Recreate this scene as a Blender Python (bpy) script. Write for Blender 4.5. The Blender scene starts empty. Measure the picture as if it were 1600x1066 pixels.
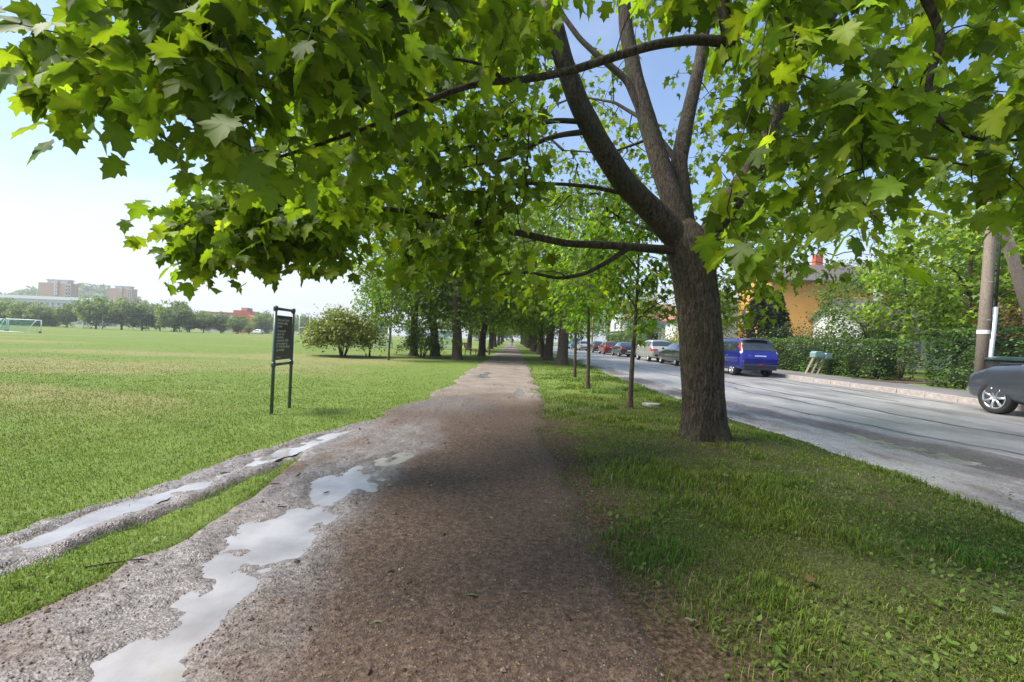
import bpy, math, random
import numpy as np
from mathutils import Vector, Matrix

SC = bpy.context.scene
COL = SC.collection
R = math.radians

# ------------------------------------------------------------------ camera, sky, sun, exposure
F_PX, CAM_H, ROLL, CY = 711.0, 1.25, R(2.4), 531.0      # for a 1600 px wide picture
cam = bpy.data.cameras.new('camera'); camo = bpy.data.objects.new('camera', cam); COL.objects.link(camo)
cam.sensor_width = 36; cam.lens = 36 * F_PX / 1600; cam.clip_start = 0.05; cam.clip_end = 4000
cam.shift_y = -(533 - CY) / 1600
_c, _s = math.cos(ROLL), math.sin(ROLL)
camo.matrix_world = Matrix(((_c, -_s, 0, 0), (0, 0, -1, 0), (_s, _c, 0, CAM_H), (0, 0, 0, 1)))
SC.camera = camo

SUN_EL, SUN_AZ = R(55), R(-95)          # azimuth from +Y towards +X
SUN_STRENGTH, SUN_ANGLE, SKY_STRENGTH, EXPOSURE = 3.0, R(28), 0.082, 1.62
world = bpy.data.worlds.new('World'); SC.world = world; world.use_nodes = True
wt = world.node_tree; wn = wt.nodes; wl = wt.links
bgn = wn['Background']; bgn.inputs['Strength'].default_value = SKY_STRENGTH
sky = wn.new('ShaderNodeTexSky'); sky.sky_type = 'NISHITA'; sky.sun_disc = False
sky.sun_elevation = SUN_EL; sky.sun_rotation = SUN_AZ; sky.air_density = 1.0; sky.dust_density = 0.4; sky.ozone_density = 2.2
tc = wn.new('ShaderNodeTexCoord'); sep = wn.new('ShaderNodeSeparateXYZ'); wl.new(tc.outputs['Generated'], sep.inputs[0])
def wmath(op, a, b=None):
    m = wn.new('ShaderNodeMath'); m.operation = op
    for i, v in enumerate((a, b)):
        if v is None: continue
        if isinstance(v, (int, float)): m.inputs[i].default_value = v
        else: wl.new(v, m.inputs[i])
    return m.outputs[0]
zc = wmath('MAXIMUM', sep.outputs[2], 0.0)
den = wmath('ADD', zc, 0.12)
cx = wmath('DIVIDE', sep.outputs[0], den); cyy = wmath('DIVIDE', sep.outputs[1], den)
comb = wn.new('ShaderNodeCombineXYZ'); wl.new(cx, comb.inputs[0]); wl.new(wmath('MULTIPLY', cyy, 1.9), comb.inputs[1])
nz = wn.new('ShaderNodeTexNoise'); nz.inputs['Scale'].default_value = 0.55; nz.inputs['Detail'].default_value = 7; nz.inputs['Roughness'].default_value = 0.58
nz.inputs['Distortion'].default_value = 0.35
wl.new(comb.outputs[0], nz.inputs['Vector'])
hz = wmath('POWER', wmath('SUBTRACT', 1.0, zc), 5.0)                  # cloud veil thickens towards the horizon
cl = wmath('ADD', wmath('MULTIPLY', nz.outputs[0], 1.15), wmath('MULTIPLY', hz, 0.74))
mr = wn.new('ShaderNodeMapRange'); mr.interpolation_type = 'SMOOTHSTEP'; wl.new(cl, mr.inputs[0])
mr.inputs[1].default_value = 0.60; mr.inputs[2].default_value = 1.12; mr.inputs[3].default_value = 0.0; mr.inputs[4].default_value = 0.96
mixw = wn.new('ShaderNodeMix'); mixw.data_type = 'RGBA'; wl.new(mr.outputs[0], mixw.inputs[0])
wl.new(sky.outputs[0], mixw.inputs[6]); mixw.inputs[7].default_value = (3.8, 3.92, 4.1, 1)
wl.new(mixw.outputs[2], bgn.inputs['Color'])

sun = bpy.data.lights.new('sun', 'SUN'); sun.energy = SUN_STRENGTH; sun.angle = SUN_ANGLE; sun.color = (1, 0.95, 0.86)
suno = bpy.data.objects.new('sun', sun); COL.objects.link(suno)
sd = Vector((math.sin(SUN_AZ) * math.cos(SUN_EL), math.cos(SUN_AZ) * math.cos(SUN_EL), math.sin(SUN_EL)))
suno.rotation_euler = (-sd).to_track_quat('-Z', 'Y').to_euler(); suno.location = sd * 60
vs = SC.view_settings; vs.view_transform = 'Standard'; vs.look = 'None'; vs.exposure = EXPOSURE; vs.gamma = 1
SC.cycles.use_denoising = True
SC.cycles.max_bounces = 7; SC.cycles.diffuse_bounces = 4; SC.cycles.glossy_bounces = 3; SC.cycles.transmission_bounces = 5
SC.cycles.sample_clamp_indirect = 6

# ------------------------------------------------------------------ helpers: pixels, noise, meshes
def fz(x, y=0):
    """height of the field: level by the path, falling half a metre towards the far left"""
    d = np.clip((-np.asarray(x, float) - 8) / 110, 0, 1)
    return -0.5 * d * d * (3 - 2 * d)
def px_ab(px, py):
    dx, dy = px - 800, py - CY
    return dx * _c + dy * _s, -dx * _s + dy * _c
def at(px, py, Y):
    a, b = px_ab(px, py); return Vector((a * Y / F_PX, Y, CAM_H - b * Y / F_PX))
def gnd(px, py, z=None):
    a, b = px_ab(px, py); zz = z or 0.0
    for _ in range(6):
        Y = F_PX * (CAM_H - zz) / b; X = a * Y / F_PX
        if z is None: zz = float(fz(X))
    return Vector((X, Y, zz))
def project(P):
    P = np.asarray(P, float); Y = np.maximum(P[..., 1], 1e-3)
    a = P[..., 0] * F_PX / Y; b = (CAM_H - P[..., 2]) * F_PX / Y
    return 800 + a * _c - b * _s, CY + a * _s + b * _c

def hash2(ix, iy, s):
    v = np.sin(ix * 127.1 + iy * 311.7 + s * 74.7) * 43758.5453
    return v - np.floor(v)
def vnoise(x, y, s=0):
    x = np.asarray(x, float); y = np.asarray(y, float)
    ix, iy = np.floor(x), np.floor(y); fx, fy = x - ix, y - iy
    ux, uy = fx * fx * (3 - 2 * fx), fy * fy * (3 - 2 * fy)
    a = hash2(ix, iy, s); b = hash2(ix + 1, iy, s); c = hash2(ix, iy + 1, s); d = hash2(ix + 1, iy + 1, s)
    return (a * (1 - ux) + b * ux) * (1 - uy) + (c * (1 - ux) + d * ux) * uy - 0.5
def fbm(x, y, s=0, o=4):
    r = 0; amp = 1
    for i in range(o):
        r = r + amp * vnoise(x * 2 ** i, y * 2 ** i, s + i * 3.1); amp *= 0.5
    return r
def sstep(a, b, x):
    t = np.clip((x - a) / (b - a), 0, 1); return t * t * (3 - 2 * t)

def np_mesh(name, V, faces, tint=None, smooth=False, attrs=None):
    """faces: list of int arrays (n,k)"""
    me = bpy.data.meshes.new(name)
    V = np.ascontiguousarray(V, dtype=np.float32)
    me.vertices.add(len(V)); me.vertices.foreach_set('co', V.ravel())
    faces = [np.asarray(f, dtype=np.int32) for f in faces if len(f)]
    loops = np.concatenate([f.ravel() for f in faces]); sizes = np.concatenate([np.full(len(f), f.shape[1], np.int32) for f in faces])
    starts = np.concatenate([[0], np.cumsum(sizes)[:-1]]).astype(np.int32)
    me.loops.add(len(loops)); me.loops.foreach_set('vertex_index', loops.astype(np.int32))
    me.polygons.add(len(sizes)); me.polygons.foreach_set('loop_start', starts)
    me.polygons.foreach_set('use_smooth', np.full(len(sizes), bool(smooth)))
    if tint is not None:
        t = np.ones((len(V), 4), np.float32); t[:, :3] = tint
        a = me.attributes.new('tint', 'FLOAT_COLOR', 'POINT'); a.data.foreach_set('color', t.ravel())
    for k, v in (attrs or {}).items():
        a = me.attributes.new(k, 'FLOAT', 'POINT'); a.data.foreach_set('value', np.asarray(v, np.float32).ravel())
    me.update(calc_edges=True); me.validate()
    return me
def obj(name, me, m=None, parent=None, loc=None, rotz=None):
    o = bpy.data.objects.new(name, me); COL.objects.link(o)
    if m is not None and me is not None and not me.materials: me.materials.append(m)
    if parent is not None: o.parent = parent
    if loc is not None: o.location = loc
    if rotz is not None: o.rotation_euler = (0, 0, rotz)
    return o
def tag(o, label=None, cat=None, group=None, kind=None):
    if label: o['label'] = label
    if cat: o['category'] = cat
    if group: o['group'] = group
    if kind: o['kind'] = kind
    return o
def thing(name, label, cat, loc=(0, 0, 0), rotz=0, group=None):
    o = obj(name, None, None, None, loc, rotz); o.empty_display_size = 0.3
    return tag(o, label, cat, group)
def copy_tree(o, parent=None):
    c = o.copy(); COL.objects.link(c); c.parent = parent
    for ch in list(o.children): copy_tree(ch, c)
    return c

class MB:
    """collects shapes into one mesh"""
    def __init__(s): s.v = []; s.f = []; s.n = 0
    def add(s, V, faces):
        V = np.asarray(V, float).reshape(-1, 3)
        for f in faces: s.f.append([int(i) + s.n for i in f])
        s.v.append(V); s.n += len(V); return s
    def box(s, c, d, M=None):
        c = np.asarray(c, float); d = np.asarray(d, float) / 2
        V = np.array([[x, y, z] for x in (-1, 1) for y in (-1, 1) for z in (-1, 1)], float) * d + c
        if M is not None: V = np.array([list(M @ Vector(p)) for p in V])
        return s.add(V, [(0, 1, 3, 2), (4, 6, 7, 5), (0, 4, 5, 1), (2, 3, 7, 6), (0, 2, 6, 4), (1, 5, 7, 3)])
    def tube(s, P, r, n=8, caps=True):
        V, Q = tube_np(P, r, n); s.add(V, Q)
        if caps:
            b = s.n - len(V); s.f.append([b + i for i in range(n)][::-1]); s.f.append([s.n - n + i for i in range(n)])
        return s
    def lathe(s, prof, n=24, axis='z', c=(0, 0, 0)):
        V = []
        for (r, h) in prof:
            for k in range(n):
                a = 2 * math.pi * k / n
                p = (r * math.cos(a), r * math.sin(a), h) if axis == 'z' else ((h, r * math.cos(a), r * math.sin(a)) if axis == 'x' else (r * math.cos(a), h, r * math.sin(a)))
                V.append((p[0] + c[0], p[1] + c[1], p[2] + c[2]))
        F = [(i * n + k, i * n + (k + 1) % n, (i + 1) * n + (k + 1) % n, (i + 1) * n + k) for i in range(len(prof) - 1) for k in range(n)]
        return s.add(V, F)
    def prism(s, poly, h0, h1, axis='z'):
        n = len(poly); V = []
        for h in (h0, h1):
            for (a, b) in poly: V.append((a, b, h) if axis == 'z' else ((h, a, b) if axis == 'x' else (a, h, b)))
        F = [tuple(range(n))[::-1], tuple(range(n, 2 * n))] + [(i, (i + 1) % n, n + (i + 1) % n, n + i) for i in range(n)]
        return s.add(V, F)
    def mesh(s, name, smooth=False):
        me = bpy.data.meshes.new(name)
        me.from_pydata(np.concatenate(s.v).tolist(), [], s.f)
        if smooth: me.polygons.foreach_set('use_smooth', [True] * len(me.polygons))
        me.update(); return me
    def build(s, name, m, parent=None, smooth=False, bevel=0, loc=None):
        o = obj(name, s.mesh(name, smooth), m, parent, loc)
        if bevel:
            b = o.modifiers.new('edge', 'BEVEL'); b.width = bevel; b.segments = 2; b.limit_method = 'ANGLE'; b.angle_limit = R(35)
        return o

def tube_np(P, r, n=6):
    P = np.asarray(P, float); k = len(P); r = np.broadcast_to(np.asarray(r, float), (k,))
    T = np.gradient(P, axis=0); T /= np.maximum(np.linalg.norm(T, axis=1, keepdims=True), 1e-9)
    ref = np.array([0, 0, 1.0]) if abs(T[0, 2]) < 0.9 else np.array([1.0, 0, 0])
    U = np.cross(T[0], ref); U /= np.linalg.norm(U); rows = []
    ang = np.arange(n) * 2 * math.pi / n; ca, sa = np.cos(ang)[:, None], np.sin(ang)[:, None]
    for i in range(k):
        U = U - T[i] * np.dot(U, T[i]); U /= max(np.linalg.norm(U), 1e-9); W = np.cross(T[i], U)
        rows.append(P[i] + r[i] * (ca * U + sa * W))
    V = np.concatenate(rows); i = np.arange(k - 1)[:, None] * n; a = np.arange(n)[None, :]; b = (a + 1) % n
    Q = np.stack([i + a, i + b, i + n + b, i + n + a], -1).reshape(-1, 4)
    return V, Q
class NP:
    """collects numpy shapes with tints into one mesh"""
    def __init__(s): s.V = []; s.F = {}; s.T = []; s.n = 0
    def add(s, V, F, tint=None):
        s.V.append(V); s.F.setdefault(F.shape[1], []).append(F + s.n); s.n += len(V)
        s.T.append(np.broadcast_to(np.asarray(tint if tint is not None else (1, 1, 1), float), V.shape))
    def mesh(s, name, smooth=False):
        return np_mesh(name, np.concatenate(s.V), [np.concatenate(f) for f in s.F.values()], np.concatenate(s.T), smooth)

# ------------------------------------------------------------------ materials
class NT:
    def __init__(s, name):
        s.m = bpy.data.materials.new(name); s.m.use_nodes = True; s.t = s.m.node_tree; s.b = s.t.nodes['Principled BSDF']; s.out = s.t.nodes['Material Output']
    def n(s, ty, ins=None, **kw):
        x = s.t.nodes.new(ty)
        for k, v in kw.items(): setattr(x, k, v)
        for k, v in (ins or {}).items(): s.put(x.inputs[k], v)
        return x
    def put(s, sock, v):
        if hasattr(v, 'is_linked') or hasattr(v, 'links'): s.t.links.new(v, sock)
        else: sock.default_value = (*v, 1) if isinstance(v, tuple) and len(v) == 3 and sock.type == 'RGBA' else v
    def pos(s, scale=(1, 1, 1)):
        g = s.n('ShaderNodeNewGeometry'); mp = s.n('ShaderNodeMapping', {'Vector': g.outputs['Position'], 'Scale': scale}); return mp.outputs[0]
    def ocoord(s, scale=(1, 1, 1)):
        g = s.n('ShaderNodeTexCoord'); mp = s.n('ShaderNodeMapping', {'Vector': g.outputs['Object'], 'Scale': scale}); return mp.outputs[0]
    def noise(s, vec, scale, detail=4, rough=0.55, dist=0.0):
        return s.n('ShaderNodeTexNoise', {'Vector': vec, 'Scale': scale, 'Detail': detail, 'Roughness': rough, 'Distortion': dist}).outputs[0]
    def ramp(s, fac, stops):
        r = s.n('ShaderNodeValToRGB', {'Fac': fac}); e = r.color_ramp.elements
        while len(e) < len(stops): e.new(0.5)
        for el, (p, c) in zip(e, stops):
            el.position = p; el.color = (c, c, c, 1) if isinstance(c, (int, float)) else (*c, 1)
        return r.outputs[0]
    def mix(s, f, a, b, blend='MIX'):
        x = s.n('ShaderNodeMix', data_type='RGBA', blend_type=blend); s.put(x.inputs[0], f); s.put(x.inputs[6], a); s.put(x.inputs[7], b); return x.outputs[2]
    def math(s, op, a, b=0.0):
        x = s.n('ShaderNodeMath', operation=op); s.put(x.inputs[0], a); s.put(x.inputs[1], b); return x.outputs[0]
    def attr(s, name, col=False):
        a = s.n('ShaderNodeAttribute', attribute_name=name); return a.outputs['Color' if col else 'Fac']
    def set(s, **k):
        for a, v in k.items(): s.put(s.b.inputs[a.replace('_', ' ')], v)
        return s
    def bump(s, h, strength=0.4, dist=0.01):
        s.put(s.b.inputs['Normal'], s.n('ShaderNodeBump', {'Height': h, 'Strength': strength, 'Distance': dist}).outputs[0]); return s

def plain(name, c, rough=0.5, metal=0.0, spec=0.5, var=0.12, scale=6.0, coat=0.0):
    t = NT(name); nz_ = t.noise(t.ocoord(), scale, 5)
    lo = tuple(x * (1 - var) for x in c); hi = tuple(min(1, x * (1 + var)) for x in c)
    t.set(Base_Color=t.ramp(nz_, [(0.3, lo), (0.7, hi)]), Metallic=metal)
    t.b.inputs['Specular IOR Level'].default_value = spec; t.b.inputs['Coat Weight'].default_value = coat
    t.b.inputs['Coat Roughness'].default_value = 0.05
    t.set(Roughness=t.ramp(nz_, [(0.2, max(0.02, rough * 0.85)), (0.8, min(1, rough * 1.15))]))
    return t.m

def foliage_mat(name, trans=0.5, gloss=0.42, boost=(1.75, 1.8, 0.6)):
    t = NT(name); c = t.attr('tint', True)
    t.set(Base_Color=c, Roughness=gloss); t.b.inputs['Specular IOR Level'].default_value = 0.2
    tr = t.n('ShaderNodeBsdfTranslucent', {'Color': t.mix(1.0, c, boost, 'MULTIPLY')})
    mx = t.n('ShaderNodeMixShader', {0: trans}); t.t.links.new(t.b.outputs[0], mx.inputs[1]); t.t.links.new(tr.outputs[0], mx.inputs[2])
    t.t.links.new(mx.outputs[0], t.out.inputs['Surface']); return t.m

def bark_mat(name, dark, light, moss=None, sc=1.0):
    t = NT(name); v = t.ocoord((sc * 12, sc * 12, sc * 3.2)); n1 = t.noise(v, 3.0, 10, 0.72, 0.8); n2 = t.noise(t.ocoord(), 1.7 * sc, 4)
    n3 = t.noise(t.ocoord((1, 1, .5)), 75 * sc, 4)
    c = t.ramp(n1, [(0.41, dark), (0.60, light)])
    c = t.mix(t.ramp(n3, [(0.40, 0.6), (0.52, 0.0)]), c, dark)
    c = t.mix(t.ramp(n2, [(0.42, 0.0), (0.66, 0.55)]), c, moss or tuple(x * 0.5 for x in light))
    t.set(Base_Color=c, Roughness=0.85); t.b.inputs['Specular IOR Level'].default_value = 0.25
    t.bump(t.math('ADD', n1, t.math('MULTIPLY', n3, 0.25)), 0.9, 0.02 / sc); return t.m

M = {}
M['leaf'] = foliage_mat('maple leaf', 0.52, 0.5); M['leaf_far'] = foliage_mat('tree foliage', 0.42, 0.6, (1.35, 1.5, 0.6))
M['blade'] = foliage_mat('grass blade', 0.35, 0.5, (1.2, 1.3, 0.7))
M['hedge'] = foliage_mat('hedge leaf', 0.3, 0.38, (1.3, 1.5, 0.7))
M['bark'] = bark_mat('maple bark', (0.020, 0.015, 0.011), (0.125, 0.096, 0.070), (0.042, 0.044, 0.018))
M['bark_far'] = bark_mat('street tree bark', (0.05, 0.036, 0.026), (0.15, 0.11, 0.08))
M['twig'] = plain('twig bark', (0.035, 0.027, 0.021), 0.8, var=0.3, spec=0.2)

def grass_ground():
    t = NT('turf'); p = t.pos(); mid = t.noise(p, 2.2, 6, 0.65); fine = t.noise(p, 60, 3, 0.7)
    green = t.ramp(mid, [(0.3, (0.115, 0.165, 0.03)), (0.7, (0.165, 0.225, 0.05))])
    g = t.n('ShaderNodeNewGeometry'); sx = t.n('ShaderNodeSeparateXYZ', {0: g.outputs['Position']})
    tan = t.ramp(t.noise(p, 3.0, 5, 0.7), [(0.3, (0.16, 0.19, 0.055)), (0.7, (0.30, 0.25, 0.115))])
    tm = t.attr('dry')
    c = t.mix(tm, green, tan)
    verge = t.n('ShaderNodeMapRange', {0: sx.outputs[0], 1: -2.5, 2: 0.3}, interpolation_type='SMOOTHSTEP').outputs[0]
    near = t.n('ShaderNodeMapRange', {0: sx.outputs[1], 1: 13.0, 2: 6.5}, interpolation_type='SMOOTHSTEP').outputs[0]
    soil = t.ramp(fine, [(0.40, (0.018, 0.014, 0.007)), (0.50, (0.055, 0.045, 0.02)), (0.60, (0.12, 0.10, 0.05))])
    c = t.mix(t.math('MULTIPLY', t.math('MULTIPLY', verge, near), t.ramp(mid, [(0.32, 0.95), (0.72, 0.6)])), c, soil)
    c = t.mix(t.attr('soil'), c, t.ramp(t.noise(p, 34, 6, 0.75), [(0.38, (0.03, 0.018, 0.011)), (0.5, (0.09, 0.056, 0.036)), (0.62, (0.17, 0.12, 0.08))]))
    c = t.mix(t.ramp(fine, [(0.40, 0.7), (0.52, 0.0)]), c, t.mix(0.6, c, (0.02, 0.03, 0.008)))
    t.set(Base_Color=c, Roughness=0.9); t.b.inputs['Specular IOR Level'].default_value = 0.15
    t.bump(t.math('ADD', fine, t.math('MULTIPLY', t.noise(p, 14, 4), 1.5)), 0.6, 0.03); return t.m
M['turf'] = grass_ground()

def path_mat():
    t = NT('path soil'); p = t.pos(); n1 = t.noise(p, 1.6, 6, 0.62); n2 = t.noise(p, 38, 7, 0.78)
    vo = t.n('ShaderNodeTexVoronoi', {'Vector': p, 'Scale': 95.0}, feature='F1'); 
    c = t.ramp(n2, [(0.38, (0.028, 0.016, 0.010)), (0.5, (0.098, 0.058, 0.037)), (0.63, (0.20, 0.135, 0.092))])
    c = t.mix(t.ramp(n1, [(0.35, 0.0), (0.7, 0.35)]), c, (0.125, 0.087, 0.061))
    c = t.mix(0.35, c, t.mix(1.0, c, t.n('ShaderNodeRGBToBW', {0: vo.outputs['Color']}).outputs[0], 'MULTIPLY'))
    mud = t.ramp(n2, [(0.38, (0.085, 0.068, 0.06)), (0.5, (0.18, 0.157, 0.147)), (0.62, (0.31, 0.285, 0.272))])  # mud colour, lightened so its wet sheen is part of it
    w = t.attr('wet'); far = t.attr('sand_shine')
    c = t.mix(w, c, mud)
    c = t.mix(far, c, t.ramp(n1, [(0.3, (0.17, 0.135, 0.108)), (0.7, (0.28, 0.24, 0.20))]))  # farther path paled to a sandy tone, with puddle reflection in the colour
    t.set(Base_Color=c, Roughness=t.math('SUBTRACT', 0.8, t.math('MULTIPLY', w, 0.58)))
    t.b.inputs['Specular IOR Level'].default_value = 0.4
    t.bump(t.math('ADD', n2, t.math('MULTIPLY', vo.outputs['Distance'], 0.8)), 0.7, 0.008); return t.m
M['path'] = path_mat()
def puddle_mat():
    t = NT('muddy water'); p = t.pos(); n = t.noise(p, 3.0, 5)
    t.set(Base_Color=t.ramp(n, [(0.35, (0.21, 0.197, 0.19)), (0.65, (0.33, 0.315, 0.31))]), Roughness=0.045, IOR=1.33)
    t.b.inputs['Specular IOR Level'].default_value = 0.75
    t.bump(t.noise(t.pos((9, 5, 1)), 3.0, 3), 0.12, 0.01); return t.m
M['puddle'] = puddle_mat()
def asphalt(name, lo, hi, wet=0.5, streak=True):
    t = NT(name); p = t.pos(); n1 = t.noise(t.pos((1.4, 0.10, 1)), 1.6, 6, 0.6, 0.3); n2 = t.noise(p, 130, 3, 0.8); n3 = t.noise(t.pos((1, 0.5, 1)), 0.9, 6, 0.62)
    c = t.ramp(n2, [(0.40, lo), (0.60, hi)])
    c = t.mix(t.ramp(n3, [(0.4, 0.0), (0.7, 0.5)]), c, tuple(x * 1.5 for x in hi))
    if streak: c = t.mix(t.ramp(n1, [(0.30, 0.75), (0.42, 0.0)]), c, tuple(x * 0.35 for x in lo))
    t.set(Base_Color=c, Roughness=t.ramp(n3, [(0.36, 0.62 - wet * 0.42), (0.66, 0.62)]))
    t.b.inputs['Specular IOR Level'].default_value = 0.5
    t.bump(n2, 0.35, 0.006); return t.m
M['road'] = asphalt('wet asphalt', (0.105, 0.10, 0.094), (0.29, 0.28, 0.265), 0.8)
M['walk'] = asphalt('pavement asphalt', (0.10, 0.092, 0.088), (0.18, 0.168, 0.16), 0.35, False)
def shoulder_mat():
    t = NT('wet gravel'); p = t.pos(); n2 = t.noise(p, 45, 6, 0.78); n3 = t.noise(t.pos((1, 0.45, 1)), 1.3, 6, 0.65)
    c = t.ramp(n2, [(0.38, (0.12, 0.11, 0.10)), (0.62, (0.46, 0.44, 0.42))])
    c = t.mix(t.math('MAXIMUM', t.ramp(n3, [(0.45, 0.0), (0.62, 0.75)]), t.attr('dirt')), c, t.ramp(n2, [(0.4, (0.05, 0.037, 0.028)), (0.6, (0.16, 0.125, 0.10))]))
    t.set(Base_Color=c, Roughness=t.ramp(n3, [(0.38, 0.2), (0.6, 0.7)])); t.bump(n2, 0.6, 0.01); return t.m
M['shoulder'] = shoulder_mat()
M['granite'] = plain('granite kerb', (0.36, 0.31, 0.28), 0.7, var=0.25, scale=9)
M['green_steel'] = plain('dark green painted steel', (0.055, 0.088, 0.08), 0.35, 0.0, 0.5, 0.1)
M['sign_black'] = plain('black sign panel', (0.018, 0.019, 0.026), 0.3)
M['sign_white'] = plain('sign lettering', (0.72, 0.72, 0.70), 0.5)
M['sign_red'] = plain('sign emblem', (0.5, 0.10, 0.06), 0.5)
M['white'] = plain('white paint', (0.78, 0.79, 0.78), 0.4, var=0.04)
M['offwhite'] = plain('weathered white board', (0.66, 0.67, 0.66), 0.6, var=0.06, scale=2)
M['net'] = plain('green netting', (0.10, 0.34, 0.24), 0.7)
M['wood_pole'] = bark_mat('weathered pole wood', (0.17, 0.13, 0.095), (0.36, 0.30, 0.245), (0.24, 0.19, 0.15), 1.4)
M['galv'] = plain('galvanised steel', (0.52, 0.55, 0.56), 0.4, 0.6, var=0.1)
M['black'] = plain('black rubber', (0.02, 0.02, 0.022), 0.6)
M['tyre'] = plain('tyre rubber', (0.018, 0.018, 0.019), 0.75, var=0.2)
M['rim'] = plain('alloy rim', (0.60, 0.61, 0.62), 0.28, 0.75)
M['trim'] = plain('dark plastic trim', (0.03, 0.031, 0.034), 0.55)
M['plate'] = plain('number plate', (0.78, 0.79, 0.78), 0.4, var=0.03)
M['lamp_red'] = plain('red tail lamp', (0.50, 0.035, 0.03), 0.12, coat=0.6)
M['lamp_clear'] = plain('clear lamp lens', (0.62, 0.60, 0.60), 0.12, coat=0.6)
M['bin_green'] = plain('dark green bin plastic', (0.025, 0.055, 0.045), 0.45)
M['box_green'] = plain('grey green mailbox steel', (0.20, 0.30, 0.30), 0.4)
M['post_wood'] = plain('grey post wood', (0.30, 0.25, 0.19), 0.8, var=0.25, scale=12)
def glass_mat():
    t = NT('car glass'); n = t.noise(t.ocoord(), 1.5, 2)
    t.set(Base_Color=t.ramp(n, [(0.3, (0.018, 0.024, 0.024)), (0.7, (0.035, 0.042, 0.042))]), Roughness=0.03); t.b.inputs['Specular IOR Level'].default_value = 1.0; t.b.inputs['Coat Weight'].default_value = 1.0; t.b.inputs['Coat Roughness'].default_value = 0.02
    return t.m
M['glass'] = glass_mat()
def paint(name, c, rough=0.25, metal=0.25): return plain(name, c, rough, metal, 0.5, 0.04, 2.0, coat=1.0)
def brick_mat(name, c1, c2, s=1.0):
    t = NT(name); g = t.n('ShaderNodeTexBrick', {'Vector': t.ocoord((s, s, s)), 'Color1': c1, 'Color2': c2, 'Mortar': tuple(x * 1.15 for x in c1), 'Scale': 1.0, 'Mortar Size': 0.02})
    t.set(Base_Color=t.mix(t.ramp(t.noise(t.ocoord(), 0.12, 5), [(0.35, 0.0), (0.7, 0.3)]), g.outputs[0], tuple(x * 0.7 for x in c2)), Roughness=0.85); return t.m
M['brick_tan'] = brick_mat('tan brick', (0.40, 0.27, 0.20), (0.46, 0.33, 0.25))
M['brick_red'] = brick_mat('red brick', (0.50, 0.13, 0.075), (0.43, 0.105, 0.06))
M['grey_wall'] = plain('grey render', (0.50, 0.51, 0.53), 0.7, var=0.08, scale=1)
M['window'] = plain('window pane', (0.06, 0.075, 0.09), 0.1, spec=0.8)
M['orange_wall'] = plain('ochre render', (0.66, 0.33, 0.085), 0.8, var=0.08, scale=1)
M['roof_tile'] = plain('dark roof tile', (0.10, 0.085, 0.08), 0.7, var=0.25, scale=8)
M['roof_red'] = plain('red roof tile', (0.30, 0.12, 0.08), 0.7, var=0.2, scale=8)
M['forest'] = plain('wooded hillside', (0.075, 0.13, 0.035), 0.9, var=0.5, scale=0.09)
M['pebble'] = foliage_mat('pebble', 0.0, 0.75)
M['cloth_dark'] = plain('dark jacket cloth', (0.02, 0.021, 0.027), 0.85)
M['skin'] = plain('skin', (0.52, 0.33, 0.24), 0.55)
M['hair'] = plain('hair', (0.05, 0.033, 0.02), 0.6)

rng = np.random.default_rng(11)
# ------------------------------------------------------------------ ground, path, puddles, road
def lerp(xs, ys, v): return np.interp(v, xs, ys)
PL_Y = [0, 2.3, 3.2, 4.6, 5.2, 6.2, 7.6, 9.0, 10.4, 17, 45, 160]; PL_X = [-3.1, -2.95, -2.77, -2.55, -2.36, -2.08, -1.92, -1.66, -1.56, -1.52, -1.2, -1.1]
PR_Y = [0, 1.7, 2.5, 5.3, 8.3, 13, 38, 160]; PR_X = [0.52, 0.55, 0.6, 0.52, 0.55, 0.72, 0.86, 0.95]
PUD = (np.array([1.0, 1.5, 2.0, 2.5, 3.2, 4.0, 4.5, 4.8]), np.array([-1.25, -1.27, -1.34, -1.36, -1.36, -1.29, -1.10, -1.0]), np.array([0.24, 0.24, 0.2, 0.23, 0.25, 0.2, 0.12, 0.0]))
TRK = (np.array([1.0, 1.5, 2.3, 2.75, 3.2, 3.9, 4.7, 5.4, 5.9]), np.array([-2.70, -2.69, -2.60, -2.54, -2.45, -2.33, -2.17, -2.02, -1.95]), np.array([0.12, 0.12, 0.12, 0.11, 0.11, 0.105, 0.10, 0.09, 0.0]))
def channel(x, y, C):
    c = np.interp(y, C[0], C[1]); w = np.interp(y, C[0], C[2], left=0, right=0)
    e = (np.abs(x - c) + fbm(x * 3.1, y * 2.3, 5, 5) * 0.2) / np.maximum(w, 1e-3)
    return np.where(w > 0.005, 1 - sstep(0.45, 1.25, e), 0)
def strip(x, y):      # tongue of grass between the two muddy tracks
    r = np.interp(y, [0, 1.8, 2.6, 3.4, 4.3, 4.75], [-2.0, -1.97, -1.86, -1.87, -1.95, -2.05]); l = np.interp(y, [0, 1.8, 2.3, 3.2, 4.3, 4.75], [-2.47, -2.44, -2.38, -2.24, -2.10, -2.08])
    d = np.minimum(x - l, r - x) + fbm(x * 4, y * 3, 9, 4) * 0.09
    return sstep(-0.05, 0.07, d) * (1 - sstep(4.4, 4.85, y))
def path_d(x, y):
    d = np.minimum(x - lerp(PL_Y, PL_X, y), lerp(PR_Y, PR_X, y) - x)
    return d + fbm(x * 1.7, y * 1.3, 2, 5) * (0.22 + 0.004 * np.minimum(y, 40))
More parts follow.
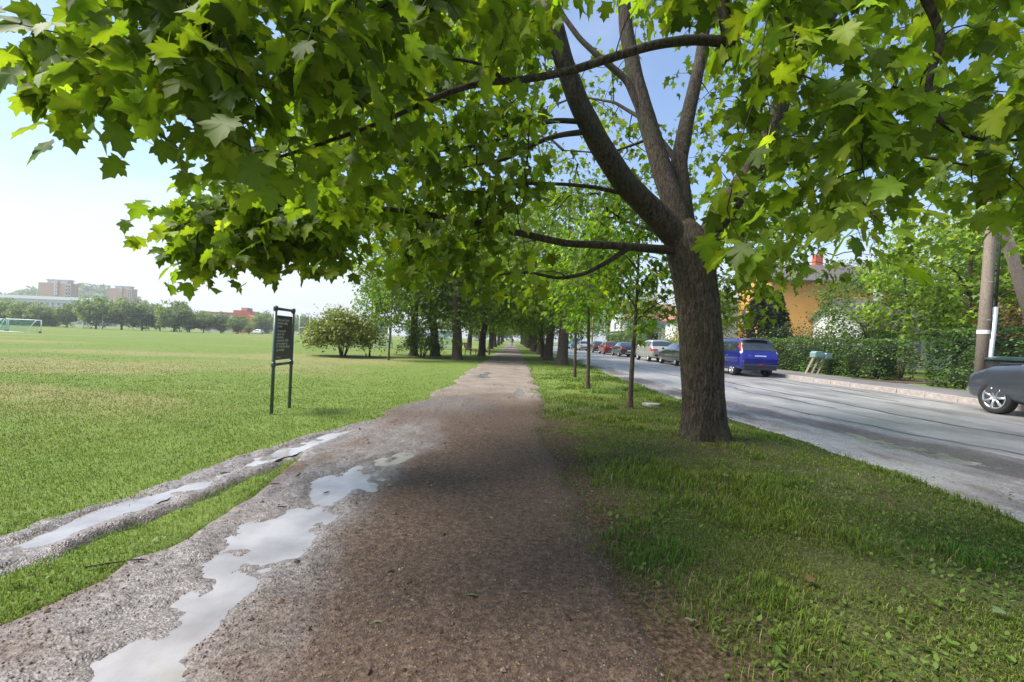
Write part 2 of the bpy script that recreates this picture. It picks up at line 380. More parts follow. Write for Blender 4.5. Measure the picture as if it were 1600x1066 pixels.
def wetness(x, y):
    near = sstep(7.5, 5.5, y); d = np.minimum(np.abs(x - np.interp(y, *PUD[:2])) / 0.75, np.abs(x - np.interp(y, *TRK[:2])) / 0.45)
    left = sstep(-0.75, -1.25, x + fbm(x * 2.5, y * 2, 14, 4) * 0.35)
    return np.clip((1 - sstep(0.35, 1.1, d + fbm(x * 3, y * 3, 15, 4) * 0.4)) * 0.9 * left, 0, 1) * near + 0.55 * sstep(6.8, 8.2, y) * sstep(10.2, 8.6, y) * sstep(0.1, -0.9, x)
def path_h(x, y):
    h = 0.036 + fbm(x * 1.3, y * 0.9, 1, 3) * 0.016 + fbm(x * 14, y * 14, 3, 3) * 0.007
    h = h - 0.075 * (1 - sstep(-0.14, 0.10, path_d(x, y))) - 0.085 * strip(x, y)
    wetz = np.clip(wetness(x, y), 0, 1); h = h + wetz * (fbm(x * 7, y * 6, 17, 5) * 0.036 + 0.003)
    h = h - 0.026 * channel(x, y, PUD) - 0.022 * channel(x, y, TRK)
    # shallow ruts further on
    for (yy, xx, wx, wy) in ((10.2, 0.25, 0.16, 1.6), (15.5, -0.9, 0.3, 2.2), (19, 0.2, 0.35, 2.0), (8.2, -1.2, 0.5, 0.5), (24, -0.4, .6, 3)):
        h = h - 0.017 * np.exp(-((x - xx) / wx) ** 2 - ((y - yy) / wy) ** 2)
    return h
SH_L = ([0, 3.3, 4.7, 6.3, 7.7, 10, 14.5, 30, 90], [3.75, 3.83, 4.0, 4.02, 3.8, 3.78, 3.85, 4.3, 4.4])
RD_L = ([0, 5.6, 7.2, 8.9, 10.7, 13.8, 19, 40, 200], [6.6, 6.4, 6.1, 5.68, 5.25, 4.95, 4.95, 5.3, 5.4])
ROAD_R = 12.3
def shoulder_h(x, y):
    d = x - lerp(*SH_L, y) + fbm(x * 2.1, y * 1.1, 21, 5) * 0.32
    return 0.012 + fbm(x * 1.1, y * 0.5, 22, 4) * 0.03 + fbm(x * 12, y * 12, 23, 2) * 0.006 - 0.07 * (1 - sstep(-0.12, 0.22, d))
def road_h(x, y):
    d = x - lerp(*RD_L, y) + fbm(x * 1.5, y * 0.8, 31, 5) * 0.3
    return 0.040 + 0.0015 * (x - 6) - 0.085 * (1 - sstep(-0.06, 0.05, d))
def ground_z(x, y):
    z = fz(x) + fbm(x * 0.9, y * 0.9, 41, 3) * 0.022 * sstep(120, 15, np.hypot(x, y))
    inside = sstep(0.12, 0.4, path_d(x, y)) * (1 - sstep(0.0, 0.3, strip(x, y))) + sstep(0.3, 0.8, x - lerp(*SH_L, y)) * (x < 14.7)
    verge = sstep(0.7, 2.0, x) * sstep(4.2, 3.2, x) * 0.05                  # the planted verge is slightly crowned
    mound = 0.05 * np.exp(-((x - 2.53) ** 2 + (y - 5.87) ** 2) / 0.45)
    right = 0.20 * sstep(14.7, 15.1, x)
    return z + np.where(np.abs(x) < 40, verge + mound, 0) - 0.10 * np.clip(inside, 0, 1) + right
def grid_mesh(name, xs2d, ys2d, zfun, attrs=None, smooth=True):
    Z = zfun(xs2d, ys2d); n, m = xs2d.shape
    V = np.stack([xs2d, ys2d, Z], -1).reshape(-1, 3)
    i = np.arange(n - 1)[:, None] * m; j = np.arange(m - 1)[None, :]
    Q = np.stack([i + j, i + j + 1, i + m + j + 1, i + m + j], -1).reshape(-1, 4)
    return np_mesh(name, V, [Q], None, smooth, {k: f(xs2d, ys2d) for k, f in (attrs or {}).items()})
def axis(*parts): return np.unique(np.concatenate([np.arange(a, b, s) for a, b, s in parts]))
def dry_f(x, y):      # worn straw-coloured patches in the playing field
    return 0.85 * sstep(0.04, 0.36, fbm(x * 0.13 + 3, y * 0.30, 45, 5) + 0.10 * sstep(40, 10, y)) * sstep(-3.2, -6.0, x + fbm(x * .5, y * .5, 46) * 2) * sstep(5.0, 8.0, y)
def soil_f(x, y):     # trodden soil beside the path and round the trunk
    e = x - lerp(PR_Y, PR_X, y) + fbm(x * 2.2, y * 2.2, 47, 4) * 0.55
    return np.clip(sstep(0.75, 0.05, e) * (x > 0) * sstep(9.5, 5.5, y) + 0.9 * np.exp(-((x - 2.53) ** 2 + (y - 5.87) ** 2) / 0.2), 0, 1)
gx = axis((-1500, -300, 100), (-300, -60, 15), (-60, -20, 2), (-20, -12, 0.6), (-12, -3.4, 0.3), (-3.4, 4.8, 0.09), (4.8, 16, 0.3), (16, 60, 3), (60, 1500, 90))
gy = axis((-60, -4, 4), (-4, 0.9, 0.4), (0.9, 7, 0.09), (7, 16, 0.2), (16, 60, 0.8), (60, 260, 8), (260, 2600, 90))
GX, GY = np.meshgrid(gx, gy)
ground = tag(obj('ground', grid_mesh('ground', GX, GY, ground_z, {'dry': dry_f, 'soil': soil_f}), M['turf']), kind='structure')

py_ = np.concatenate([np.arange(-6, 1.0, 0.2), np.exp(np.arange(math.log(1.0), math.log(7), 0.0085)), np.exp(np.arange(math.log(7), math.log(170), 0.012))])
u = np.linspace(-0.16, 1.12, 150)
PX = lerp(PL_Y, PL_X, py_)[:, None] + u[None, :] * (lerp(PR_Y, PR_X, py_) - lerp(PL_Y, PL_X, py_))[:, None]; PY = np.repeat(py_[:, None], len(u), 1)
path = tag(obj('path', grid_mesh('path', PX, PY, path_h, {'wet': wetness, 'sand_shine': lambda x, y: 0.75 * sstep(8.4, 11, y + fbm(x, y, 16) * 1.5)}), M['path']), kind='structure')

def water_sheet(name, C, z, pad, label):
    ys = np.arange(C[0][0] - 0.05, C[0][-1] + 0.05, 0.022); us = np.linspace(-1, 1, 44)
    c = np.interp(ys, C[0], C[1]); w = np.interp(ys, C[0], C[2]) * 1.25 + pad
    X = c[:, None] + us[None] * w[:, None]; Y = np.repeat(ys[:, None], len(us), 1); m = len(us)
    i = np.arange(len(ys) - 1)[:, None] * m; j = np.arange(m - 1)[None, :]
    Q = np.stack([i + j, i + j + 1, i + m + j + 1, i + m + j], -1).reshape(-1, 4)
    on = ((channel(X, Y, C) > 0.22) & (strip(X, Y) < 0.03) & (path_h(X, Y) < z + 0.012) & (path_h(X, Y) > -0.03)).ravel()
    Q = Q[on[Q].all(1)]; V = np.stack([X, Y, np.full_like(X, z)], -1).reshape(-1, 3)
    used = np.unique(Q); mp = np.zeros(len(V), int); mp[used] = np.arange(len(used))
    return tag(obj(name, np_mesh(name, V[used], [mp[Q]]), M['puddle']), label, kind='structure')
water_sheet('puddle', PUD, 0.0215, 0.16, 'long pale puddle along the muddy edge of the brown path')
water_sheet('puddle', TRK, 0.0235, 0.06, 'narrow pale puddle in the track beside the lawn')
def blob_puddle(cx, cy, rx, ry, z, label):
    a = np.linspace(0, 2 * math.pi, 36, endpoint=False); m = MB()
    m.add([(cx + rx * math.cos(t), cy + ry * math.sin(t), z) for t in a], [tuple(range(36))])
    return tag(m.build('puddle', M['puddle']), label, kind='structure')
for (cx_, cy_, rx_, ry_, z_, lb) in ((0.2, 10.3, 0.5, 2.0, 0.0215, 'thin puddle on the far bend of the path'), (-0.8, 15.6, 0.7, 2.6, 0.0195, 'puddle on the path beyond the bend'),
        (0.15, 19.2, 0.7, 2.4, 0.019, 'puddle across the path between the tree rows'), (-0.3, 24.3, 1.0, 3.4, 0.0195, 'farthest puddle on the path in the shade'),
        (4.75, 8.6, 0.85, 2.6, 0.004, 'puddle on the wet gravel beside the big maple'), (5.3, 5.4, 1.4, 1.3, 0.001, 'shallow puddle on the gravel near the front of the verge'),
        (4.55, 14.5, 0.55, 3.2, 0.004, 'puddle on the gravel beside the young trees')):
    blob_puddle(cx_, cy_, rx_, ry_, z_, lb)

ry_ = np.concatenate([np.arange(-30, 2, 2.0), np.exp(np.arange(math.log(2), math.log(18), 0.014)), np.exp(np.arange(math.log(18), math.log(260), 0.04))])
sx = np.linspace(3.2, 7.4, 120); SX, SY = np.meshgrid(sx, ry_)
tag(obj('road_shoulder', grid_mesh('road_shoulder', SX, SY, shoulder_h, {'dirt': lambda x, y: np.clip(sstep(0.8, 0.1, np.abs(x + 0.55 - lerp(*RD_L, y)) + fbm(x * 1.8, y * .9, 33, 4) * 1.1), 0, 1) * .97}), M['shoulder']), kind='structure')
rx_ = np.concatenate([np.linspace(4.3, 7.2, 110), np.linspace(7.3, ROAD_R + 0.05, 16)]); RX, RY = np.meshgrid(rx_, ry_)
road = tag(obj('road', grid_mesh('road', RX, RY, road_h), M['road']), kind='structure')
# cracks and patched tar seams in the asphalt
def seam(pts, w, m=M['black']):
    P = np.array(pts, float); n = 60; t = np.linspace(0, len(P) - 1, n); X = np.interp(t, range(len(P)), P[:, 0]); Y = np.interp(t, range(len(P)), P[:, 1])
    X = X + fbm(Y * 0.7, X, 61, 5) * 0.35; ww = w * (0.6 + 1.2 * np.abs(vnoise(Y * 2, X, 3)))
    V = np.stack([np.stack([X - ww, Y, road_h(X - ww, Y) + 0.004], -1), np.stack([X + ww, Y, road_h(X + ww, Y) + 0.004], -1)], 1).reshape(-1, 3)
    i = np.arange(n - 1) * 2; o = obj('tar_seam', np_mesh('tar_seam', V, [np.stack([i, i + 1, i + 3, i + 2], -1)]), M['tar'], road)
    return o
M['tar'] = plain('tar seam', (0.028, 0.027, 0.027), 0.45, var=0.3)
for pts, w in (([(6.75, 4.0), (6.6, 6), (6.2, 8), (5.75, 10)], 0.03), ([(8.2, 6), (8.1, 9), (7.9, 13), (7.7, 20)], 0.05), 
               ([(10.2, 12), (10.6, 17), (10.7, 24), (10.6, 34)], 0.05), ([(7.0, 10), (6.9, 16), (6.8, 26), (6.9, 50)], 0.04), ([(11.7, 12), (11.4, 16), (11.6, 22), (11.4, 25)], 0.05)): seam(pts, w)
# kerb stones, pavement and garden ground on the far side of the road
kerb = tag(obj('kerb', MB().box((ROAD_R + 0.09, 60, 0.0), (0.14, 180, 0.14)).mesh('kerb'), M['granite']), kind='structure')
km = MB().box((0, 0, 0.0), (0.2, 0.985, 0.26)).mesh('kerb_stone'); km.materials.append(M['granite'])
for k in range(70):
    o = obj('kerb_stone', km, None, kerb, (ROAD_R + 0.1 + random.Random(k).uniform(-.006, .006), -6 + k * 1.0, 0.075 + random.Random(k + 99).uniform(-.008, .008)))
wx, wy_ = np.meshgrid(np.linspace(ROAD_R + 0.15, 14.9, 8), ry_)
tag(obj('pavement', grid_mesh('pavement', wx, wy_, lambda x, y: 0.185 + 0.012 * (x - ROAD_R) + fbm(x, y, 71) * 0.01), M['walk']), kind='structure')
# gravel track leading through the gap in the hedge
drv = MB().add([(14.6, 17.3, 0.226), (14.6, 19.6, 0.226), (19, 21, 0.23), (19, 18.6, 0.23)], [(0, 3, 2, 1)])
tag(drv.build('driveway', M['path']), kind='structure')
pebble_area = None

# ------------------------------------------------------------------ grass blades, weeds, gravel
def ground_open(x, y):
    g = ground_z(x, y); return (path_h(x, y) < g - 0.002) & ~((x > 3.2) & (np.maximum(shoulder_h(x, y), 0) > g - 0.002) & (x < 15))
def scatter(n, y0, y1, xlo, xhi, seed):
    r = np.random.default_rng(seed); y = np.exp(r.uniform(math.log(y0), math.log(y1), n)); x = r.uniform(-1, 1, n) * (1.18 * y + 0.9)
    k = (x > xlo) & (x < xhi); return x[k], y[k], r
def blades(name, x, y, r, hgt, wid, colfun, label, zf=ground_z):
    n = len(x); z = zf(x, y) - 0.004; az = r.uniform(0, 2 * math.pi, n); lean = r.uniform(0.1, 0.9, n) * hgt
    dx, dy = np.cos(az), np.sin(az); sx_, sy_ = -dy, dx
    b = np.stack([x, y, z], -1); side = np.stack([sx_, sy_, np.zeros(n)], -1) * (wid / 2)[:, None]; d = np.stack([dx, dy, np.zeros(n)], -1)
    up = np.array([0, 0, 1.0])
    mid = b + up * (hgt * 0.6)[:, None] + d * (lean * 0.3)[:, None]; tip = b + up * (hgt * r.uniform(0.75, 1.0, n))[:, None] + d * lean[:, None]
    V = np.stack([b - side, b + side, mid - side * 0.75, mid + side * 0.75, tip], 1).reshape(-1, 3); i = np.arange(n)[:, None] * 5
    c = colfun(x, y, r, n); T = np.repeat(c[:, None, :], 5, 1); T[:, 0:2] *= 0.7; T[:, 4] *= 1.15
    me = np_mesh(name, V, [i + np.array([[0, 1, 3, 2]]), i + np.array([[2, 3, 4]])], T.reshape(-1, 3))
    return tag(obj(name, me, M['blade']), label, 'grass', kind='stuff')
def field_col(x, y, r, n):
    k = fbm(x * 0.6, y * 0.6, 51, 4)[:, None]; v = (1 + r.uniform(-0.42, 0.5, n) * np.clip(9 / y, 0.3, 1))[:, None]
    c = np.array([0.135, 0.205, 0.03]) * (1 - 0.25 * k) + np.array([0.09, 0.05, 0.02]) * np.clip(k, 0, 1); dm = dry_f(x, y)[:, None] * 0.75; c = c * (1 - dm) + np.array([0.27, 0.24, 0.11]) * dm
    dry = (r.uniform(0, 1, n) < 0.07)[:, None]; return np.where(dry, np.array([0.26, 0.22, 0.10]), c) * v
def verge_col(x, y, r, n):
    k = fbm(x * 1.1, y * 1.1, 52, 4)[:, None]; v = r.uniform(0.4, 1.65, n)[:, None]
    c = np.array([0.125, 0.19, 0.022]) + np.array([0.07, 0.03, 0.004]) * k
    dry = (r.uniform(0, 1, n) < 0.12)[:, None]; return np.where(dry, np.array([0.27, 0.22, 0.11]), c) * v
def keep(x, y, r, lo, hi, s):
    d = fbm(x * 1.6, y * 1.6, s, 4); return r.uniform(0, 1, len(x)) < lo + (hi - lo) * sstep(-0.32, 0.22, d)
x, y, r = scatter(840000, 1.15, 26, 0.2, 4.6, 101); k = ground_open(x, y) & keep(x, y, r, 0.22, 1.0, 55) & (r.uniform(0, 1, len(x)) < 1 - 0.8 * sstep(12, 26, y)) & (r.uniform(0, 1, len(x)) > soil_f(x, y) * 0.93); x, y = x[k], y[k]
bare = np.hypot(x - 2.53, y - 5.87) < r.uniform(0.26, 0.42, len(x)); x, y = x[~bare], y[~bare]
tuft = sstep(0.0, 0.35, fbm(x * 2.2, y * 2.2, 57, 3))
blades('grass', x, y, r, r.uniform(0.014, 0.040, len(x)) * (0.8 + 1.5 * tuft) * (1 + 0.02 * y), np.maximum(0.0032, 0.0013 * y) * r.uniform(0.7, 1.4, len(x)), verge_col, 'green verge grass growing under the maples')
x, y, r = scatter(540000, 1.15, 26, -30, -1.1, 102); k = ground_open(x, y) & keep(x, y, r, 0.55, 1.0, 56) & (r.uniform(0, 1, len(x)) < 1 - 0.97 * sstep(5, 20, y)); x, y = x[k], y[k]
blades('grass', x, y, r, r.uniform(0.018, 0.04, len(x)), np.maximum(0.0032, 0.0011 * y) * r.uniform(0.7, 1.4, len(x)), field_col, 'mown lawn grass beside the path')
# stray blades in the path margins
x, y, r = scatter(240000, 1.15, 14, -3.4, 1.2, 103); k = (path_h(x, y) > ground_z(x, y)) & ((np.abs(path_d(x, y)) < 0.28) | ((strip(x, y) > 0.0) & (strip(x, y) < 0.9))) & (r.uniform(0, 1, len(x)) < 0.6 * sstep(0.3, 0.0, np.minimum(np.abs(path_d(x, y)), 9)) * sstep(-0.25, 0.15, fbm(x * 3, y * 3, 59, 3))); x, y = x[k], y[k]
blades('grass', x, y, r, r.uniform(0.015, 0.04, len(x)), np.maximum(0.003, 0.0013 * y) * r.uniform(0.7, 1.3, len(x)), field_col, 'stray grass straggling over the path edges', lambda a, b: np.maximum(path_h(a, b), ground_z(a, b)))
# broad-leaved weeds on the verge
def weeds(n, seed, xlo, xhi, name, label):
    x, y, r = scatter(n, 1.2, 9, xlo, xhi, seed); k = ground_open(x, y) & keep(x, y, r, 0.0, 1.0, 58); x, y = x[k], y[k]; n = len(x)
    az = r.uniform(0, 6.28, n); L = r.uniform(0.009, 0.034, n); z = ground_z(x, y) + r.uniform(0.01, 0.035, n)
    T = np.stack([np.cos(az), np.sin(az), r.uniform(-0.3, 1.0, n)], -1); S = np.stack([-np.sin(az), np.cos(az), r.uniform(-0.3, 0.3, n)], -1); b = np.stack([x, y, z], -1)
    sh = [(0, 0), (0.3, 0.3), (0.34, 0.6), (0.0, 1.0), (-0.34, 0.6), (-0.3, 0.3)]
    V = np.stack([b + S * (a * L)[:, None] + T * (c * L)[:, None] for a, c in sh], 1).reshape(-1, 3); i = np.arange(n)[:, None] * 6
    c = np.array([0.11, 0.17, 0.03]) * r.uniform(0.5, 1.5, n)[:, None]
    tag(obj(name, np_mesh(name, V, [i + np.array([[0, 1, 2, 3]]), i + np.array([[0, 3, 4, 5]])], np.repeat(c, 6, 0)), M['blade']), label, 'weeds', kind='stuff')
weeds(30000, 105, 0.7, 4.2, 'weeds', 'small broad leaved weeds among the verge grass')
weeds(16000, 106, -9, -1.9, 'weeds', 'small clover and daisy leaves in the lawn')
# loose gravel and seed husks on the path
def gravel(n, seed):
    x, y, r = scatter(n, 1.15, 12, -2.7, 0.9, seed); k = (path_d(x, y) > -0.05) & (strip(x, y) < 0.3) & (channel(x, y, PUD) < 0.75) & (r.uniform(0, 1, len(x)) > 0.55 * wetness(x, y)) & (channel(x, y, TRK) < 0.6); x, y = x[k], y[k]; n = len(x)
    s = r.uniform(0.0016, 0.0045, n) * (1 + (r.uniform(0, 1, n) > 0.985) * 1.8) * (1 + 0.10 * y)
    base = np.array([(1, 0, 0), (0, 1, 0), (-1, 0, 0), (0, -1, 0), (0, 0, .75), (0, 0, -.6)], float)
    az = r.uniform(0, 6.28, n); ca, sa = np.cos(az), np.sin(az); st = r.uniform(0.5, 1.5, (n, 3)) * s[:, None]
    B = base[None] * st[:, None, :] + r.uniform(-.2, .2, (n, 6, 3)) * s[:, None, None]
    V = np.stack([B[..., 0] * ca[:, None] - B[..., 1] * sa[:, None], B[..., 0] * sa[:, None] + B[..., 1] * ca[:, None], B[..., 2]], -1)
    V += np.stack([x, y, path_h(x, y) + s * 0.25], -1)[:, None, :]
    F = np.array([(0, 1, 4), (1, 2, 4), (2, 3, 4), (3, 0, 4), (1, 0, 5), (2, 1, 5), (3, 2, 5), (0, 3, 5)]); i = np.arange(n)[:, None, None] * 6
    pal = np.array([(0.11, 0.07, 0.05), (0.16, 0.11, 0.08), (0.075, 0.05, 0.038), (0.24, 0.19, 0.15), (0.21, 0.17, 0.055), (0.13, 0.10, 0.085)]); c = pal[r.choice(6, n, p=[.3, .27, .2, .08, .08, .07])] * r.uniform(.7, 1.3, (n, 1))
    tag(obj('gravel', np_mesh('gravel', V.reshape(-1, 3), [(i + F[None]).reshape(-1, 3)], np.repeat(c, 6, 0)), M['pebble']), 'loose gravel and seed husks on the brown path', 'gravel', kind='stuff')
gravel(62000, 107)
# ------------------------------------------------------------------ trees
HALF = [(0.0, 0.0), (0.13, -0.075), (0.37, -0.05), (0.27, 0.075), (0.36, 0.14), (0.30, 0.21), (0.43, 0.29), (0.55, 0.45), (0.41, 0.47), (0.38, 0.58), (0.25, 0.51), (0.255, 0.66), (0.29, 0.75), (0.13, 0.81), (0.0, 1.02)]
def leaf_shape(half, cen=(0, 0.27), seed=0, curl=0.22, fold=0.18, petiole=True):
    r = np.random.default_rng(seed)
    o = half + [(-a, b) for a, b in half[-2:0:-1]]
    P = np.array([cen] + o, float); P[1:] += r.normal(0, 0.012, P[1:].shape)
    rad = np.hypot(P[:, 0], P[:, 1] - cen[1]); z = fold * np.abs(P[:, 0]) - curl * rad ** 2 - 0.12 * np.clip(P[:, 1] - 0.4, 0, 1) ** 2 + r.normal(0, 0.015, len(P))
    n = len(o); F = [(0, 1 + i, 1 + (i + 1) % n) for i in range(n)]; V = np.column_stack([P, z])
    sh = np.ones(len(V)); tips = rad > 0.42; sh[~tips] = 0.86; sh[0] = 1.12; sh[tips] = 1.08
    if petiole:
        k = len(V); V = np.vstack([V, [(-0.012, 0.02, 0), (0.012, 0.02, 0), (0.006, -0.42, 0.10), (-0.006, -0.42, 0.10)]]); F += [(k, k + 1, k + 2), (k, k + 2, k + 3)]; sh = np.append(sh, [1.2] * 4)
    return V, np.array(F), sh
LEAVES = [leaf_shape(HALF, seed=i, curl=c, fold=f) for i, (c, f) in enumerate([(0.22, 0.18), (0.34, 0.10), (0.12, 0.26), (0.45, 0.2), (0.28, 0.05), (0.18, 0.32)])]
LOWH = [(0, 0), (0.34, -0.03), (0.24, 0.17), (0.5, 0.44), (0.2, 0.47), (0, 1.0)]
LOW = [leaf_shape(LOWH, seed=20 + i, curl=c, fold=f, petiole=False) for i, (c, f) in enumerate([(0.25, 0.15), (0.4, 0.05), (0.1, 0.3)])]
OVAL = [leaf_shape([(0, 0), (0.25, 0.2), (0.30, 0.5), (0.0, 1.0)], (0, 0.45), 30 + i, 0.3, 0.15, False) for i in range(2)]

def leaf_frames(P, out, r, droop=(0.25, 1.25), roll=0.6):
    """random hanging leaves: P positions, out preferred outward azimuth vectors"""
    n = len(P); az = np.arctan2(out[:, 1], out[:, 0]) + r.normal(0, 1.1, n); th = r.uniform(*droop, n)
    T = np.stack([np.cos(az) * np.cos(th), np.sin(az) * np.cos(th), -np.sin(th)], -1)
    up = np.array([0, 0, 1.0]) + np.stack([np.cos(az), np.sin(az), 0 * az], -1) * 0.5
    S = np.cross(T, up); S /= np.linalg.norm(S, axis=1, keepdims=True); Nn = np.cross(S, T)
    a = r.normal(0, roll, n)[:, None]; S2 = S * np.cos(a) + Nn * np.sin(a); N2 = np.cross(S2, T)
    return S2, T, N2
def leaf_mesh(name, shapes, P, S, T, Nn, size, tint, which):
    col = NP()
    for q, (V, F, sh) in enumerate(shapes):
        k = which == q; n = int(k.sum())
        if not n: continue
        W = P[k][:, None, :] + size[k][:, None, None] * (V[None, :, 0:1] * S[k][:, None, :] + V[None, :, 1:2] * T[k][:, None, :] + V[None, :, 2:3] * Nn[k][:, None, :])
        FF = (np.arange(n)[:, None, None] * len(V) + F[None]).reshape(-1, 3)
        col.add(W.reshape(-1, 3), FF, (tint[k][:, None, :] * sh[None, :, None]).reshape(-1, 3))
    return col.mesh(name, True)
def maple_tints(n, r, base=(0.105, 0.165, 0.014), spread=0.4, yellow=0.4):
    v = np.exp(r.normal(0, spread * 0.6, n))[:, None]; y = (r.uniform(0, 1, n) < yellow)[:, None] * r.uniform(0, 1, n)[:, None]
    return np.clip(np.array(base) * v * (1 - y) + np.array((0.22, 0.275, 0.022)) * y * v, 0.003, 0.5)

def resample(P, step):
    P = np.asarray(P, float); L = np.concatenate([[0], np.cumsum(np.linalg.norm(np.diff(P, axis=0), axis=1))]); n = max(3, int(L[-1] / step) + 1); t = np.linspace(0, L[-1], n)
    # Catmull-Rom style smoothing by interpolating then averaging
    Q = np.stack([np.interp(t, L, P[:, i]) for i in range(3)], -1)
    for _ in range(3): Q[1:-1] = 0.25 * Q[:-2] + 0.5 * Q[1:-1] + 0.25 * Q[2:]
    return Q
def colonise(limbs, targets, r, sag=0.06, start=0.25, step=0.14):
    """grow twigs from the limbs to every target; returns chains of (points, n_descendants)"""
    pos, pl, owner = [], [], []
    for L in limbs:
        n0 = int(len(L) * start)
        for i in range(n0, len(L)): pos.append(L[i]); pl.append(0.15 * i / len(L)); owner.append(-1)
    cap = len(pos) + len(targets) * 40; PA = np.zeros((cap, 3)); PA[:len(pos)] = pos; PLn = np.zeros(cap); PLn[:len(pos)] = pl; OW = np.full(cap, -1); m = len(pos)
    d0 = np.array([np.min(np.linalg.norm(PA[:m] - t, axis=1)) for t in targets]); chains = []; cnt = []; par = []
    for ti in np.argsort(d0):
        t = targets[ti]; c = np.linalg.norm(PA[:m] - t, axis=1) + 0.25 * PLn[:m]; k = int(np.argmin(c)); p0 = PA[k].copy(); d = t - p0; L = np.linalg.norm(d)
        n = min(36, max(4, int(L / step) + 1)); ctl = p0 + d * 0.45 + np.array([0, 0, 1]) * L * r.uniform(-0.02, 0.22) + r.normal(0, 0.09, 3) * L
        s = np.linspace(0, 1, n)[:, None]; C = (1 - s) ** 2 * p0 + 2 * s * (1 - s) * ctl + s * s * t
        C[1:-1] += r.normal(0, 0.012, (n - 2, 3)) * min(1, L)
        ci = len(chains); chains.append(C); cnt.append(1); par.append(OW[k])
        PA[m:m + n - 1] = C[1:]; PLn[m:m + n - 1] = PLn[k] + np.linspace(0, L, n)[1:]; OW[m:m + n - 1] = ci; m += n - 1
    for i in range(len(chains) - 1, -1, -1):
        if par[i] >= 0: cnt[par[i]] += cnt[i]
    order = np.argsort(d0); return chains, cnt, order
def twig_mesh(name, chains, cnt, k=0.0042, tip=0.0028, sides=5, org=(0, 0, 0)):
    col = NP()
    for C, n in zip(chains, cnt):
        r0 = k * math.sqrt(n) + tip; V, Q = tube_np(C - np.asarray(org), np.linspace(r0, tip, len(C)), sides); col.add(V, Q)
    return col.mesh(name, True)
def limb_mesh(name, P, r0, r1, sides=14, rough=0.05, seed=0, flare=0.0, org=(0, 0, 0)):
    P = np.asarray(P, float); n = len(P); s = np.linspace(0, 1, n); rad = r0 + (r1 - r0) * s ** 0.85
    if flare: rad = rad + flare * np.exp(-s * 14)
    V, Q = tube_np(P - np.asarray(org), rad, sides); a = np.tile(np.arange(sides), n) * 2 * math.pi / sides; i = np.repeat(np.arange(n), sides); L = np.repeat(np.linalg.norm(P - P[0], axis=1), sides)
    C = np.repeat(P - np.asarray(org), sides, 0); d = V - C; rr = np.linalg.norm(d, axis=1, keepdims=True)
    bump = fbm(np.cos(a) * 2.2 + L * 1.5, np.sin(a) * 2.2 + L * 0.7, seed, 3)
    V = C + d * (1 + rough * 2 * bump[:, None]); return np_mesh(name, V, [Q], None, True)

def bark_trunk(name, P, rad, sides, org, seed, depth=0.016):
    """near trunk with furrowed bark as real relief"""
    V, Q = tube_np(np.asarray(P) - np.asarray(org), rad, sides); n = len(P); a = np.tile(np.arange(sides), n) * 2 * math.pi / sides; h = np.repeat(np.asarray(P)[:, 2], sides)
    C = np.repeat(np.asarray(P) - np.asarray(org), sides, 0); d = V - C; d /= np.linalg.norm(d, axis=1, keepdims=True)
    def ring(f, g, s, o=3):
        w = (a / (2 * math.pi)); A = fbm(w * f, h * g, s, o); B = fbm((w - 1) * f, h * g, s, o); return A * (1 - w) + B * w
    rid = np.abs(ring(34, 2.6, seed)) ; rid2 = np.abs(ring(60, 6.0, seed + 5)); big = ring(4, 0.8, seed + 9)
    disp = depth * (1.2 - 5.0 * np.clip(0.22 - rid, 0, 1) * 1.0) * 0.6 - depth * 0.8 * np.clip(0.15 - rid2, 0, 1) * 4 + 0.03 * big
    root = np.exp(-np.clip(h - 0.02, 0, 9) / 0.16) * (0.06 + 0.05 * np.cos(a * 5 + 1.0) + 0.03 * np.cos(a * 3))
    V = C + d * (np.linalg.norm(V - C, axis=1) + disp + root)[:, None]
    return np_mesh(name, V, [Q], None, True)

